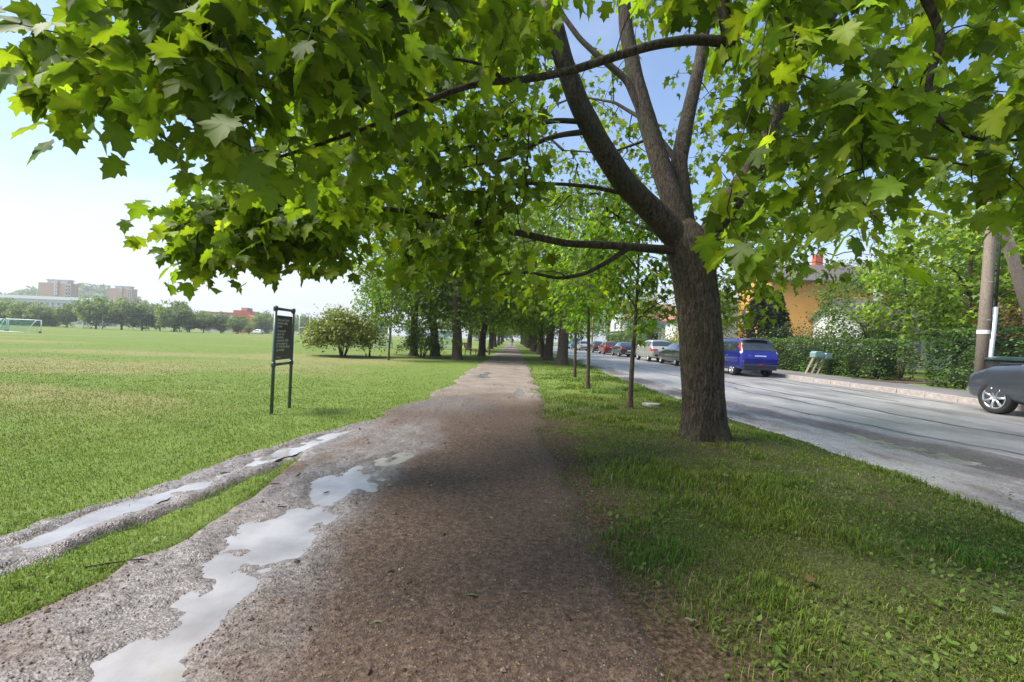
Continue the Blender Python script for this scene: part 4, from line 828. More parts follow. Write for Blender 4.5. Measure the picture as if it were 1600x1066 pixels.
def make_car(name, label, st, axles, wr, paint_m, glass_s, style, spokes=5, cladding=None, loc=(0, 0, 0), rotz=0, plate=None, rails=False, rim_m='rim', lod=False):
    """car pointing along +y with its rear bumper at y=0; glass_s: (rear window s0,s1, side windows [(s0,s1)...], windscreen s0,s1)"""
    t = thing(name, label, 'car', loc, rotz, 'cars parked along the road'); s, G, ix = loft_car(st); n, m = G.shape[:2]
    L = G.copy(); L[..., 0] *= -1; full = np.concatenate([G, L[:, ::-1][:, 1:-1]], 1); k = full.shape[1]; V = full.reshape(-1, 3).tolist(); F = []
    for i in range(n - 1):
        for j in range(k): F.append((i * k + j, (i + 1) * k + j, (i + 1) * k + (j + 1) % k, i * k + (j + 1) % k))
    F.append(tuple(range(k))); F.append(tuple(range((n - 1) * k, n * k))[::-1])
    me = bpy.data.meshes.new('body'); me.from_pydata(V, [], F); me.polygons.foreach_set('use_smooth', [len(p.vertices) == 4 for p in me.polygons]); me.materials.append(paint_m)
    me.materials.append(M['trim']); body = obj('body', me, None, t)
    W = max(x[4] for x in st)
    cut = MB()
    for ya in axles:
        for sd_ in (-1, 1): cut.lathe([(0.001, sd_ * (W - 0.28)), (wr + 0.055, sd_ * (W - 0.28)), (wr + 0.055, sd_ * (W + 0.1)), (0.001, sd_ * (W + 0.1))][::sd_], 36, 'x', (0, ya, wr * 1.0))
    cm = cut.mesh('cut'); cm.materials.append(M['trim']); co = obj('cut', cm)
    b = body.modifiers.new('arch', 'BOOLEAN'); b.operation = 'DIFFERENCE'; b.object = co; b.solver = 'EXACT'; b.use_self = True
    dg = bpy.context.evaluated_depsgraph_get(); new = bpy.data.meshes.new_from_object(body.evaluated_get(dg)); body.modifiers.clear(); body.data = new; new.name = 'body'
    bpy.data.objects.remove(co)
    def si(v): return int(np.argmin(np.abs(s - v)))
    r0, r1, sides_, w0, w1 = glass_s
    obj('rear_window', patch_mesh('rear_window', G, si(r0), si(r1), ix['roof'] - 1, ix['mid'], 0.006, both=True), M['glass'], t)
    obj('windscreen', patch_mesh('windscreen', G, si(w0), si(w1), ix['roof'] - 1, ix['mid'], 0.006, both=True), M['glass'], t)
    for sd_ in (-1, 1):
        for (a, b_) in sides_: obj('side_window', patch_mesh('side_window', G, si(a), si(b_), ix['belt'] + 1, ix['roof'] - 1, 0.006, sd_), M['glass'], t)
    for ya in axles:
        for sd_ in (-1, 1):
            wl_ = obj('wheel', None, None, t, (sd_ * (W - 0.125), ya, wr)); wl_.empty_display_size = 0.2
            if sd_ < 0: wl_.rotation_euler = (0, 0, math.pi)
            MB().lathe([(wr * .66, -0.10), (wr * .93, -0.105), (wr * .99, -0.085), (wr, -0.04), (wr, 0.04), (wr * .99, 0.085), (wr * .93, 0.108), (wr * .72, 0.104), (wr * .68, 0.08)], 28, 'x').build('tyre', M['tyre'], wl_, True)
            rm = MB().lathe([(wr * .70, 0.075), (wr * .70, 0.097), (wr * .645, 0.1), (wr * .615, 0.075), (wr * .60, -0.05)], 28, 'x')
            for q in range(spokes):
                for da in ((-0.13, 0.13) if spokes <= 5 else (0,)):
                    a = 2 * math.pi * q / spokes + da * 0.8; a2 = 2 * math.pi * q / spokes + da * 1.3
                    p0 = (0.07, math.cos(a) * wr * .10, math.sin(a) * wr * .10); p1 = (0.086, math.cos(a2) * wr * .64, math.sin(a2) * wr * .64); rm.tube([p0, p1], [wr * .075, wr * .075] if spokes > 5 else [wr * .062, wr * .052], 6)
            rm.lathe([(0.001, 0.095), (wr * .09, 0.093), (wr * .15, 0.08), (wr * .16, 0.05)], 18, 'x'); rm.build('rim', M[rim_m], wl_, True)
            MB().lathe([(0.001, 0.02), (wr * .45, 0.02), (wr * .60, 0.0)], 24, 'x').build('brake_disc', M['trim'], wl_)
    # rear lamps, plate, bumpers, mirrors
    style(t, G, s, si, ix, W)
    if plate:
        pl = MB().box((plate[0], plate[1], plate[2]), (0.50, 0.014, 0.11)).build('number_plate', M['plate'], t, bevel=0.004)
    for sd_ in (-1, 1):
        yy = sides_[-1][1] - 0.12; zz = st[len(st) // 2][2] + 0.06
        MB().lathe([(0.002, -0.06), (0.06, -0.05), (0.085, 0.0), (0.06, 0.05), (0.002, 0.06)], 12, 'y', (sd_ * (W + 0.10), yy, zz + 0.04)).tube([(sd_ * (W - .06), yy, zz), (sd_ * (W + .08), yy, zz + 0.02)], 0.025, 6).build('mirror', paint_m, t, True)
        for (a, b_) in sides_[-2:]:
            MB().box((sd_ * (W + 0.004), a + 0.12, st[len(st) // 2][2] - 0.10), (0.03, 0.17, 0.028)).build('door_handle', M['rim'] if rails else paint_m, t, bevel=0.008)
    if rails:
        for sd_ in (-1, 1):
            i0, i1 = si(0.7), si(2.6); MB().tube([(sd_ * G[i, ix['roof'] + 1, 0], G[i, 0, 1], G[i, ix['roof'] + 1, 2] + (0.06 if i0 < i < i1 else 0.0)) for i in range(i0, i1 + 1, 3)], 0.018, 6).build('roof_rail', M['trim'], t, True)
    return t
def lamp_patch(t, G, i0, i1, j0, j1, m, name='tail_light', off=0.008):
    for sd_ in (-1, 1): obj(name, patch_mesh(name, G, i0, i1, j0, j1, off, sd_), M[m], t)
def tall_lamps(t, G, s, si, ix, W):
    lamp_patch(t, G, si(0.20), si(0.50), ix['belt'] + 4, ix['roof'], 'lamp_red', off=0.012); lamp_patch(t, G, si(0.14), si(0.22), ix['belt'] + 1, ix['roof'], 'lamp_clear', off=0.012)
    MB().box((0, -0.005, 0.52), (1.5, 0.06, 0.10)).build('bumper_strip', M['trim'], t, bevel=0.02); MB().box((0, 0.10, 0.40), (1.46, 0.2, 0.16)).build('bumper', M['trim'], t, bevel=0.03)
    MB().box((0, -0.037, 0.57), (0.16, 0.012, 0.05)).build('reflector', M['lamp_red'], t)
    MB().box((0, 0.42, 1.725), (1.16, 0.30, 0.03)).build('spoiler', M['trim'], t, bevel=0.012)
    MB().tube([(0.0, 0.155, 1.09), (0.30, 0.185, 1.14)], 0.009, 6).build('wiper', M['black'], t)
    MB().box((-0.46, 0.072, 0.93), (0.17, 0.012, 0.03)).build('badge', M['rim'], t)
    for sd_ in (-1, 1): MB().box((sd_ * 0.72, 0.02, 0.70), (0.12, 0.03, 0.05)).build('reflector', M['lamp_red'], t)
    for sd_ in (-1, 1): MB().box((sd_ * 0.885, 2.2, 0.62), (0.02, 2.3, 0.06)).build('side_strip', M['trim'], t, bevel=0.008)
def wide_lamps(t, G, s, si, ix, W):
    lamp_patch(t, G, si(0.05), si(0.30), ix['belt'] - 3, ix['belt'] + 1, 'lamp_red')
    for sd_ in (-1, 1): MB().box((sd_ * W * .66, 0.03, st_belt(G, si)), (W * .36, 0.05, 0.13)).build('tail_light', M['lamp_red'], t, bevel=0.02)
    MB().box((0, -0.002, 0.50), (1.3, 0.06, 0.16)).build('bumper', M['trim'], t, bevel=0.03); MB().box((0, -0.01, 0.39), (0.9, 0.05, 0.06)).build('bumper_strip', M['rim'], t, bevel=0.02)
def st_belt(G, si): return float(G[si(0.1), 14, 2]) - 0.06
SUV = [(0, .45, .80, .82, .74, .60), (.06, .35, .93, .96, .85, .72), (.14, .30, 1.04, 1.08, .875, .76), (.30, .28, 1.05, 1.42, .88, .71), (.46, .27, 1.05, 1.66, .88, .66), (.9, .25, 1.04, 1.71, .88, .65), (2.0, .25, 1.01, 1.71, .88, .65), (2.6, .25, .99, 1.65, .88, .64), (3.35, .25, .98, 1.07, .87, .72), (3.9, .26, .93, 1.0, .86, .70), (4.3, .3, .82, .87, .80, .62), (4.45, .4, .68, .70, .68, .5)]
CROSS = [(0, .45, .80, .82, .76, .6), (.06, .36, .97, 1.0, .89, .74), (.2, .31, 1.06, 1.11, .92, .76), (.55, .28, 1.07, 1.45, .93, .66), (.85, .26, 1.07, 1.60, .94, .64), (1.8, .25, 1.05, 1.665, .94, .63), (2.5, .25, 1.04, 1.62, .94, .63), (3.35, .25, 1.03, 1.14, .94, .76), (4.1, .27, .98, 1.06, .92, .72), (4.5, .30, .84, .92, .86, .64), (4.65, .40, .66, .72, .74, .52)]
SEDAN = [(0, .42, .72, .74, .74, .56), (.06, .3, .89, .93, .85, .68), (.15, .26, .95, 1.01, .88, .72), (.75, .2, .97, 1.05, .89, .70), (1.25, .2, .96, 1.34, .90, .60), (1.8, .2, .95, 1.445, .90, .57), (2.6, .2, .93, 1.42, .90, .57), (3.4, .2, .93, 1.01, .90, .68), (4.2, .22, .83, .90, .86, .64), (4.6, .28, .68, .73, .77, .5), (4.72, .4, .56, .58, .62, .4)]
HATCH = [(0, .42, .72, .74, .72, .56), (.06, .3, .90, .94, .82, .68), (.15, .26, .97, 1.02, .85, .70), (.5, .2, .98, 1.36, .86, .60), (.8, .2, .97, 1.46, .86, .57), (1.7, .2, .95, 1.50, .86, .57), (2.3, .2, .94, 1.45, .86, .57), (3.05, .2, .93, 1.02, .86, .66), (3.7, .22, .83, .90, .83, .62), (4.1, .28, .68, .73, .74, .5), (4.22, .4, .56, .58, .6, .4)]
VAN = [(0, .45, .9, .92, .84, .70), (.05, .32, 1.15, 1.25, .93, .82), (.12, .28, 1.2, 1.80, .95, .80), (.3, .26, 1.2, 1.92, .95, .80), (3.0, .25, 1.15, 1.93, .95, .80), (3.4, .25, 1.12, 1.86, .95, .78), (4.2, .25, 1.05, 1.15, .94, .80), (4.7, .28, .88, .95, .88, .7), (4.85, .4, .66, .7, .76, .55)]
gl_suv = (.16, .45, [(0.55, 1.15), (1.22, 2.0), (2.07, 3.05)], 2.66, 3.32); gl_cross = (.24, .80, [(0.75, 1.25), (1.32, 2.1), (2.17, 3.1)], 2.55, 3.3)
gl_sed = (.78, 1.55, [(1.15, 1.9), (1.97, 3.05)], 2.65, 3.38); gl_hat = (.18, .7, [(0.6, 0.95), (1.02, 1.75), (1.82, 2.8)], 2.35, 3.02); gl_van = (.06, .2, [(2.4, 3.6)], 3.45, 4.15)
RZ = 0.046
p_blue = paint('deep blue car paint', (0.012, 0.018, 0.22)); p_silver = paint('champagne silver car paint', (0.50, 0.50, 0.46), 0.3, 0.5); p_dkgreen = paint('dark grey green car paint', (0.045, 0.05, 0.045)); p_navy = paint('dark navy car paint', (0.02, 0.025, 0.045)); p_red = paint('red car paint', (0.30, 0.018, 0.012)); p_grey = paint('dark blue grey car paint', (0.055, 0.062, 0.078)); p_white = paint('white car paint', (0.74, 0.75, 0.76), 0.3, 0.0); p_teal = paint('teal van paint', (0.03, 0.22, 0.28), 0.3, 0.0); p_sil2 = paint('light silver car paint', (0.58, 0.59, 0.61), 0.3, 0.5)
blue_y = 21.0
make_car('parked_car', 'deep blue boxy off-roader with tall red tail lamps parked by the hedge', SUV, (0.90, 3.52), 0.345, p_blue, gl_suv, tall_lamps, 6, loc=(11.05, blue_y - 0.85, RZ), plate=(0.02, 0.062, 0.90), rails=True)
make_car('parked_car', 'dark grey green saloon parked just ahead of the blue off-roader', SEDAN, (1.05, 3.78), 0.33, p_dkgreen, gl_sed, wide_lamps, 7, loc=(11.15, 27.6, RZ), plate=(0, 0.03, 0.78))
make_car('parked_car', 'champagne silver crossover parked third in line beside the hedge', CROSS, (0.95, 3.75), 0.36, p_silver, gl_cross, wide_lamps, 7, loc=(11.15, 33.3, RZ), plate=(0, 0.03, 0.86))
make_car('parked_car', 'dark navy saloon parked behind a red car', SEDAN, (1.05, 3.78), 0.33, p_navy, gl_sed, wide_lamps, 7, loc=(11.25, 43.2, RZ), plate=(0, -0.01, 0.62))
make_car('parked_car', 'red hatchback parked between two dark cars', HATCH, (0.8, 3.35), 0.32, p_red, gl_hat, wide_lamps, 7, loc=(11.15, 50.5, RZ), plate=(0, 0.03, 0.78))
make_car('parked_car', 'dark blue grey hatchback parked ahead of the red car', HATCH, (0.8, 3.35), 0.32, p_grey, gl_hat, wide_lamps, 7, loc=(11.05, 57.0, RZ), plate=(0, 0.03, 0.78))
make_car('parked_car', 'light silver hatchback parked far down the road', HATCH, (0.8, 3.35), 0.32, p_sil2, gl_hat, wide_lamps, 7, loc=(10.95, 68.0, RZ), plate=(0, 0.03, 0.78))
make_car('parked_van', 'teal van parked beyond the light silver hatchback', VAN, (0.95, 3.9), 0.34, p_teal, gl_van, wide_lamps, 7, loc=(11.05, 77.0, RZ))['category'] = 'van'
make_car('parked_car', 'white hatchback farthest along the line of parked cars', HATCH, (0.8, 3.35), 0.32, p_white, gl_hat, wide_lamps, 7, loc=(10.9, 88.0, RZ), plate=(0, 0.03, 0.78))
def crossover_front(t, G, s, si, ix, W):
    wide_lamps(t, G, s, si, ix, W); lamp_patch(t, G, si(4.45), si(4.58), ix['belt'] - 1, ix['belt'] + 1, 'lamp_clear', 'headlight'); MB().box((0, 4.63, 0.62), (1.0, 0.06, 0.24)).build('grille', M['trim'], t, bevel=0.03)
make_car('passing_car', 'dark grey crossover with bright seven spoke wheel at the edge of the view', CROSS, (1.05, 3.86), 0.362, p_grey, gl_cross, crossover_front, 7, loc=(11.75, 10.2 - 3.86, RZ))

# ------------------------------------------------------------------ pavement furniture: poles, bin, mailboxes, wires
pb = at(1530, 600, 14.3); apex = at(1553, 296, 14.3)
PO = thing('utility_pole', 'wooden A-frame utility pole with grey cable pipe behind the hedge corner', 'pole', (pb.x, pb.y, 0.21)); o0 = Vector((pb.x, pb.y, 0.21))
legR = at(1652, 606, 14.3)
ap = apex - o0; lr = Vector((legR.x, legR.y, 0.0)) - Vector((o0.x, o0.y, 0)); top_l = ap * 1.02
MB().tube([(0, 0, -0.2), tuple(ap * 0.5 + Vector((0.02, 0, 0))), tuple(top_l), tuple(top_l + Vector((0.06, 0, 1.1)))], [0.165, 0.15, 0.135, 0.13], 18).build('leg', M['wood_pole'], PO, True)
MB().tube([(lr.x, lr.y, -0.2), tuple(Vector((lr.x, lr.y, 0)) * 0.5 + ap * 0.5 + Vector((0.03, 0.1, 0))), tuple(ap + Vector((0.12, 0.16, 0.1)))], [0.165, 0.15, 0.135], 18).build('leg', M['wood_pole'], PO, True)
MB().box(tuple(ap + Vector((0.1, 0.05, 0.0))), (0.5, 0.5, 0.10)).build('top_bracket', M['galv'], PO, bevel=0.01)
c0, c1, c2 = [at(a, b, 14.0) - o0 for a, b in ((1545, 588), (1556, 480), (1563, 370))]
MB().tube([(c0.x, c0.y, -0.1), tuple(c0), tuple(c1)], 0.062, 12).build('cable_pipe', M['galv'], PO, True)
MB().tube([tuple(c1), tuple(c2), tuple(at(1566, 320, 14.1) - o0), tuple(ap)], 0.034, 8).build('cable', M['black'], PO, True)
MB().tube([tuple(at(1548, 530, 14.0) - o0), tuple(at(1553, 430, 14.0) - o0), tuple(at(1558, 350, 14.1) - o0)], 0.012, 6).build('cable', M['black'], PO, True)
MB().lathe([(0.158, -0.06), (0.166, -0.06), (0.166, 0.06), (0.158, 0.06)], 20, 'z', tuple(at(1537, 519, 14.3) - o0)).build('paper_notice', M['offwhite'], PO)
for q in range(3):
    b0 = at(1549, 560 - q * 60, 14.0) - o0; MB().tube([(b0.x - 0.05, b0.y + 0.08, b0.z), (b0.x + 0.12, b0.y, b0.z)], 0.012, 6).build('pipe_clamp', M['galv'], PO)
hub = apex + Vector((0.06, 0, 1.0))
for q, dz in enumerate((0.0, -0.35, -0.7)):
    A = hub + Vector((0, 0, dz)); B = Vector((13.2, 75, 6.4 + dz)); P = [A.lerp(B, i / 24) - Vector((0, 0, 1.4 * 4 * (i / 24) * (1 - i / 24) * 0.6)) for i in range(25)]
    tag(MB().tube([tuple(p) for p in P], 0.012, 5).build('overhead_wire', M['black']), ['upper overhead wire above the parked cars', 'middle overhead wire above the parked cars', 'lower overhead wire above the parked cars'][q], 'wire', 'overhead wires along the road')
PO2 = thing('utility_pole', 'wooden utility pole far down the road behind the parked cars', 'pole', (13.2, 75, 0.2)); MB().tube([(0, 0, -0.2), (0, 0, 6.6)], [0.15, 0.11], 12).build('pole', M['wood_pole'], PO2, True); MB().box((0, 0, 6.2), (0.9, 0.1, 0.1)).build('crossarm', M['wood_pole'], PO2)

bb = at(1590, 600, 13.4); BN = thing('waste_bin', 'large dark green lidded waste bin with white label behind the passing car', 'bin', (bb.x + 0.05, bb.y, 0.21), R(-38))
MB().add([(-.58, -.42, .14), (.58, -.42, .14), (.58, .42, .14), (-.58, .42, .14), (-.66, -.5, 1.02), (.66, -.5, 1.02), (.66, .5, 1.02), (-.66, .5, 1.02)], [(3, 2, 1, 0), (4, 5, 6, 7), (0, 1, 5, 4), (1, 2, 6, 5), (2, 3, 7, 6), (3, 0, 4, 7)]).build('body', M['trim'], BN, bevel=0.03)
MB().prism([(-.70, 1.03), (.70, 1.03), (.70, 1.09), (.5, 1.15), (-.5, 1.15), (-.70, 1.09)], -.54, .54, 'y').build('lid', M['bin_green'], BN, bevel=0.02)
MB().box((0.12, -0.485, 0.84), (0.34, 0.014, 0.24)).build('label_sticker', M['white'], BN)
for sx_ in (-.48, .48):
    for sy_ in (-.32, .32): MB().lathe([(0.001, -.03), (.075, -.03), (.075, .03), (.001, .03)], 14, 'x', (sx_, sy_, 0.075)).build('wheel', M['tyre'], BN)
MB().tube([(-.5, -.56, .95), (.5, -.56, .95)], 0.02, 8).build('handle', M['trim'], BN)

mb = gnd(1272, 588, 0.22); ML = thing('mailbox_stand', 'two grey green mailboxes on slanting wooden posts in front of the hedge', 'mailbox', (14.55, 14.55 * mb.y / mb.x, 0.21))
for i, x_ in enumerate((-0.45, -0.17, 0.11)):
    P0, P1 = Vector((x_, 0, -0.05)), Vector((x_ + 0.42, 0.05, 0.82)); MB().tube([tuple(P0), tuple(P1)], 0.055, 4).build('post', M['post_wood'], ML)
mbx = 0.16
for i, (x_, w_) in enumerate(((0.02, 0.46), (0.46, 0.36))):
    q = ML; bx_ = MB().prism([(-w_ / 2, 0), (w_ / 2, 0), (w_ / 2, .22), (w_ * .3, .30), (-w_ * .3, .30), (-w_ / 2, .22)], -.2, .2, 'y').build('mailbox', M['box_green'], ML, bevel=0.012, loc=(x_ + 0.1, 0.02, 0.80 - 0.06 * i))
    MB().box((0, -0.204, 0.12), (w_ * .8, 0.012, 0.14)).build('flap', M['box_green'], bx_, bevel=0.004)

# ------------------------------------------------------------------ hedges and shrubs
def hedge(name, label, x0, x1, y0, y1, h, n, base, seed, size=(0.07, 0.12), z0=0.2, group='hedges along the pavement'):
    r = np.random.default_rng(seed); t = thing(name, label, 'hedge', ((x0 + x1) / 2, (y0 + y1) / 2, z0), 0, group); cx0, cy0 = (x0 + x1) / 2, (y0 + y1) / 2; hw, hl = (x1 - x0) / 2, (y1 - y0) / 2
    # leaf positions: front, top and end faces with bulges
    A = np.array([hl * 2 * h * 1.25, hl * 2 * hw * 2, hw * 2 * h, hw * 2 * h]); A[0] *= 1.6; A[2:] *= 2.6; f = r.choice(4, n, p=A / A.sum()); u_, v_ = r.uniform(-1, 1, n), r.uniform(0, 1, n)
    x = np.where(f == 0, -hw, np.where(f == 1, u_ * hw, r.uniform(-1, 1, n) * hw)); y = np.where(f < 2, r.uniform(-1, 1, n) * hl, np.where(f == 2, -hl, hl)); z = np.where(f == 1, h, v_ * h)
    nx = np.where(f == 0, -1.0, 0); ny = np.where(f == 2, -1.0, np.where(f == 3, 1.0, 0)); nz_ = np.where(f == 1, 1.0, 0)
    bul = fbm((x + y) * 0.9, z * 1.4 + x * .5, seed, 4) * 0.42 - r.uniform(0, 0.22, n) + 0.05; rnd = 1 - 0.25 * np.clip((z / h - 0.75) / 0.25, 0, 1)
    P = np.stack([(x + nx * bul) * np.where(f == 0, rnd * 0.25 + 0.75, 1), y + ny * bul, z * (1 - 0.05 * np.abs(vnoise(y * .7, x, 3))) + nz_ * bul * 0.5 + 0.02], -1); out = np.stack([nx, ny, nz_ + 0.2], -1)
    S, T, Nn = leaf_frames(P, out + r.normal(0, .3, (n, 3)), r, (-0.5, 0.9)); lum = np.exp(r.normal(0, 0.3, n))[:, None] * (0.8 + 0.9 * np.clip(fbm(y * 1.5, z * 1.5, seed + 3, 3) + 0.3, 0, 1))[:, None]
    me = leaf_mesh('foliage', OVAL, P, S, T, Nn, r.uniform(*size, n), np.clip(np.array(base) * lum, .004, .4), r.integers(0, 2, n)); tag(obj('foliage', me, M['hedge'], t), kind='stuff')
    st = MB()
    for k in range(int(hl * 2 / 0.55)):
        yy = -hl + 0.3 + k * 0.55; 
        for j in range(3): st.tube([(r.uniform(-.2, .2), yy, -.05), (r.uniform(-.3, .3), yy + r.uniform(-.3, .3), h * .5), (r.uniform(-.8, .8) * hw * .8, yy + r.uniform(-.4, .4), h * .9)], [.03, .02, .008], 4)
    st.build('stems', M['twig'], t)
    ins = MB().box((0.08, 0, h * .46), (hw * 1.3, hl * 2 - 1.0, h * .80)).build('dark_core', M['hedge_core'], t, bevel=0.15)  # solid dark core in place of the shaded twigs inside
    return t
M['hedge_core'] = plain('dark hedge inside', (0.018, 0.026, 0.010), 0.95, var=0.5, scale=14)
hedge('hedge', 'clipped green hedge behind the mailboxes and blue off-roader', 15.15, 16.7, 18.9, 33.0, 1.72, 14500, (0.075, 0.125, 0.03), 71)
hedge('hedge', 'taller dark green hedge behind the A-frame pole', 15.2, 16.9, 8.5, 16.7, 2.05, 11500, (0.06, 0.11, 0.026), 72)
hedge('hedge', 'yellow green hedge beside the silver crossover', 14.9, 16.4, 33.3, 45.0, 1.65, 6500, (0.17, 0.19, 0.04), 73, (0.09, 0.15))
hedge('hedge', 'tall clipped hedge behind the red and navy cars', 14.9, 16.4, 50.0, 72.0, 2.9, 7000, (0.10, 0.15, 0.04), 74, (0.12, 0.2))

def shrub(name, label, loc, rx, h, n, base, seed, shapes=OVAL, size=(0.07, 0.12), stems=9, m='hedge', group=None, yellow=0.2, n_t=140, cat='shrub'):
    r = np.random.default_rng(seed); t = thing(name, label, cat, loc, 0, group); L = []; col = NP()
    for i in range(stems):
        az = i * 2.4; e = np.array([math.cos(az), math.sin(az), 0]) * rx * r.uniform(.3, .85); P = resample([(math.cos(az) * .1, math.sin(az) * .1, -.05), e * .45 + np.array([0, 0, h * .5]), e + np.array([0, 0, h * r.uniform(.6, .95)])], 0.15)
        V, Q = tube_np(P, np.linspace(.035, .008, len(P)), 5); col.add(V, Q); L.append(P)
    so = obj('stems', col.mesh('stems', True), M['bark_far'], t)
    k = r.normal(0, 1, (n_t, 3)); k /= np.linalg.norm(k, axis=1, keepdims=True); k[:, 2] = np.abs(k[:, 2]) * 1.0 - 0.25 * r.uniform(0, 1, n_t); lump = 1 + r.normal(0, .14, n_t)
    tg = k * lump[:, None] * (0.5 + .5 * r.uniform(0, 1, (n_t, 1)) ** .5) * np.array([rx, rx, h * .62]) + np.array([0, 0, h * .40]); tg[:, 2] = np.maximum(tg[:, 2], 0.12 * h)
    ch, cn, _ = colonise(L, tg, r, step=.25); tag(obj('twigs', twig_mesh('twigs', ch, cn, .003, .002, 3), M['twig'], t), kind='stuff')
    per = max(1, n // n_t); ends = np.array([c[-1] for c in ch]); idx = np.repeat(np.arange(n_t), per); N_ = len(idx); P = ends[idx] + r.normal(0, .5, (N_, 3)) * rx * .22
    S, T, Nn = leaf_frames(P, P - np.array([0, 0, h * .4]), r, (-.4, 1.0)); tint = maple_tints(N_, r, base, .4, yellow) * np.exp(r.normal(0, .2, n_t))[idx][:, None]
    tag(obj('foliage', leaf_mesh('foliage', shapes, P, S, T, Nn, r.uniform(*size, N_), tint, r.integers(0, len(shapes), N_)), M[m], t), kind='stuff'); return t
shrub('shrub', 'spreading yellow green shrub with bare stems at the edge of the lawn trees', on_ground(-8.9, 24.0), 1.75, 2.35, 12000, (0.18, 0.20, 0.045), 81, stems=11, n_t=300, size=(0.10, 0.17))
shrub('shrub', 'small dark shrub at the foot of the lawn maples', on_ground(-5.2, 26.4), 1.2, 1.5, 4000, (0.06, 0.11, 0.02), 82, n_t=130)
shrub('garden_shrub', 'dark evergreen shrub above the hedge beside the blue off-roader', (19.0, 32.0, .2), 2.0, 3.0, 2400, (0.025, 0.05, 0.02), 83, size=(.1, .16))
shrub('garden_shrub', 'pale flowering shrub behind the hedge in front of the ochre house', (21.0, 31.0, .2), 2.0, 3.1, 2600, (0.13, 0.14, 0.075), 84, size=(.1, .16))
shrub('garden_shrub', 'orange yellow shrub above the yellow green hedge', (17.6, 44.0, .2), 2.6, 3.4, 2600, (0.28, 0.20, 0.05), 85, size=(.14, .22))
shrub('garden_shrub', 'round green shrub behind the hedge near the white house', (23.5, 29.5, .2), 1.6, 3.3, 2600, (0.10, 0.19, 0.04), 86, size=(.1, .16))
shrub('garden_shrub', 'reddish brown leaved shrub behind the hedge at the A-frame pole', (19.5, 17.6, .2), 1.4, 3.6, 2600, (0.10, 0.05, 0.03), 87, size=(.1, .16), yellow=0)
shrub('garden_shrub', 'low grey green shrub standing in the gap of the hedge', (18.6, 21.8, .2), 1.1, 1.6, 1600, (0.07, 0.09, 0.035), 88, size=(.08, .12))

GARD = [make_tree('garden tree', 9.0, 0.20, 2.2, 4.4, 3.7, 420, 18, (0.19, 0.29), (0.13, 0.21, 0.014), 90, yellow=.5), make_tree('garden tree', 8.0, 0.16, 1.6, 3.4, 3.3, 320, 22, (0.14, 0.22), (0.11, 0.17, 0.04), 91, yellow=.2)]
GD = 'garden trees behind the hedges'
plant_tree(GARD[0], 'garden_tree', (22.5, 22.5, .2), 'bright yellow green tree behind the gap in the hedge', 0.3, 1.0, group=GD)
plant_tree(GARD[0], 'garden_tree', (27.5, 21.0, .2), 'bright green tree behind the A-frame pole', 2.0, 1.05, group=GD)
plant_tree(GARD[1], 'garden_tree', (23.0, 29.5, .2), 'paler loose tree between the white house and the hedge', 1.2, 0.9, group=GD)
plant_tree(GARD[0], 'garden_tree', (33.0, 31.0, .2), 'tall green tree behind the white house', 3.2, 1.2, group=GD)
plant_tree(GARD[1], 'garden_tree', (20.5, 49.0, .2), 'green garden tree beyond the ochre house', 0.8, 1.0, group=GD)
plant_tree(GARD[1], 'garden_tree', (18.5, 66.0, .2), 'garden tree above the tall clipped hedge', 1.8, 1.1, group=GD)
plant_tree(GARD[0], 'garden_tree', (19.0, 90.0, .2), 'garden tree far down the road behind the teal van', 2.8, 1.2, group=GD)
plant_tree(GARD[1], 'garden_tree', (17.5, 115.0, .2), 'last garden tree at the end of the road', 0.2, 1.4, group=GD)
# conifer above the blue off-roader
def conifer(label, loc, h, rx, seed, base=(0.045, 0.06, 0.03)):
    r = np.random.default_rng(seed); t = thing('conifer', label, 'tree', loc); MB().tube([(0, 0, -.1), (0, 0, h)], [.16, .02], 8).build('trunk', M['bark_far'], t, True)
    n = 5000; z = h * (0.08 + .92 * r.uniform(0, 1, n) ** .75); az = r.uniform(0, 6.283, n); rr = rx * (1 - z / h) ** .8 * r.uniform(.2, 1, n) ** .5 * (1 + .3 * np.sin(az * 5 + z * 3)) + .05
    P = np.stack([rr * np.cos(az), rr * np.sin(az), z - rr * .12], -1); S, T, Nn = leaf_frames(P, P * np.array([1, 1, 0]), r, (-.5, .5)); c = np.array(base) * np.exp(r.normal(0, .35, n))[:, None]
    tag(obj('crown', leaf_mesh('crown', OVAL, P, S, T, Nn, r.uniform(.18, .32, n), c, r.integers(0, 2, n)), M['hedge'], t), kind='stuff')
conifer('dark pointed conifer above the hedge behind the blue off-roader', (18.4, 34.0, .2), 6.1, 1.5, 95); conifer('smaller pointed conifer beside the ochre house', (20.6, 35.5, .2), 5.6, 1.3, 96)

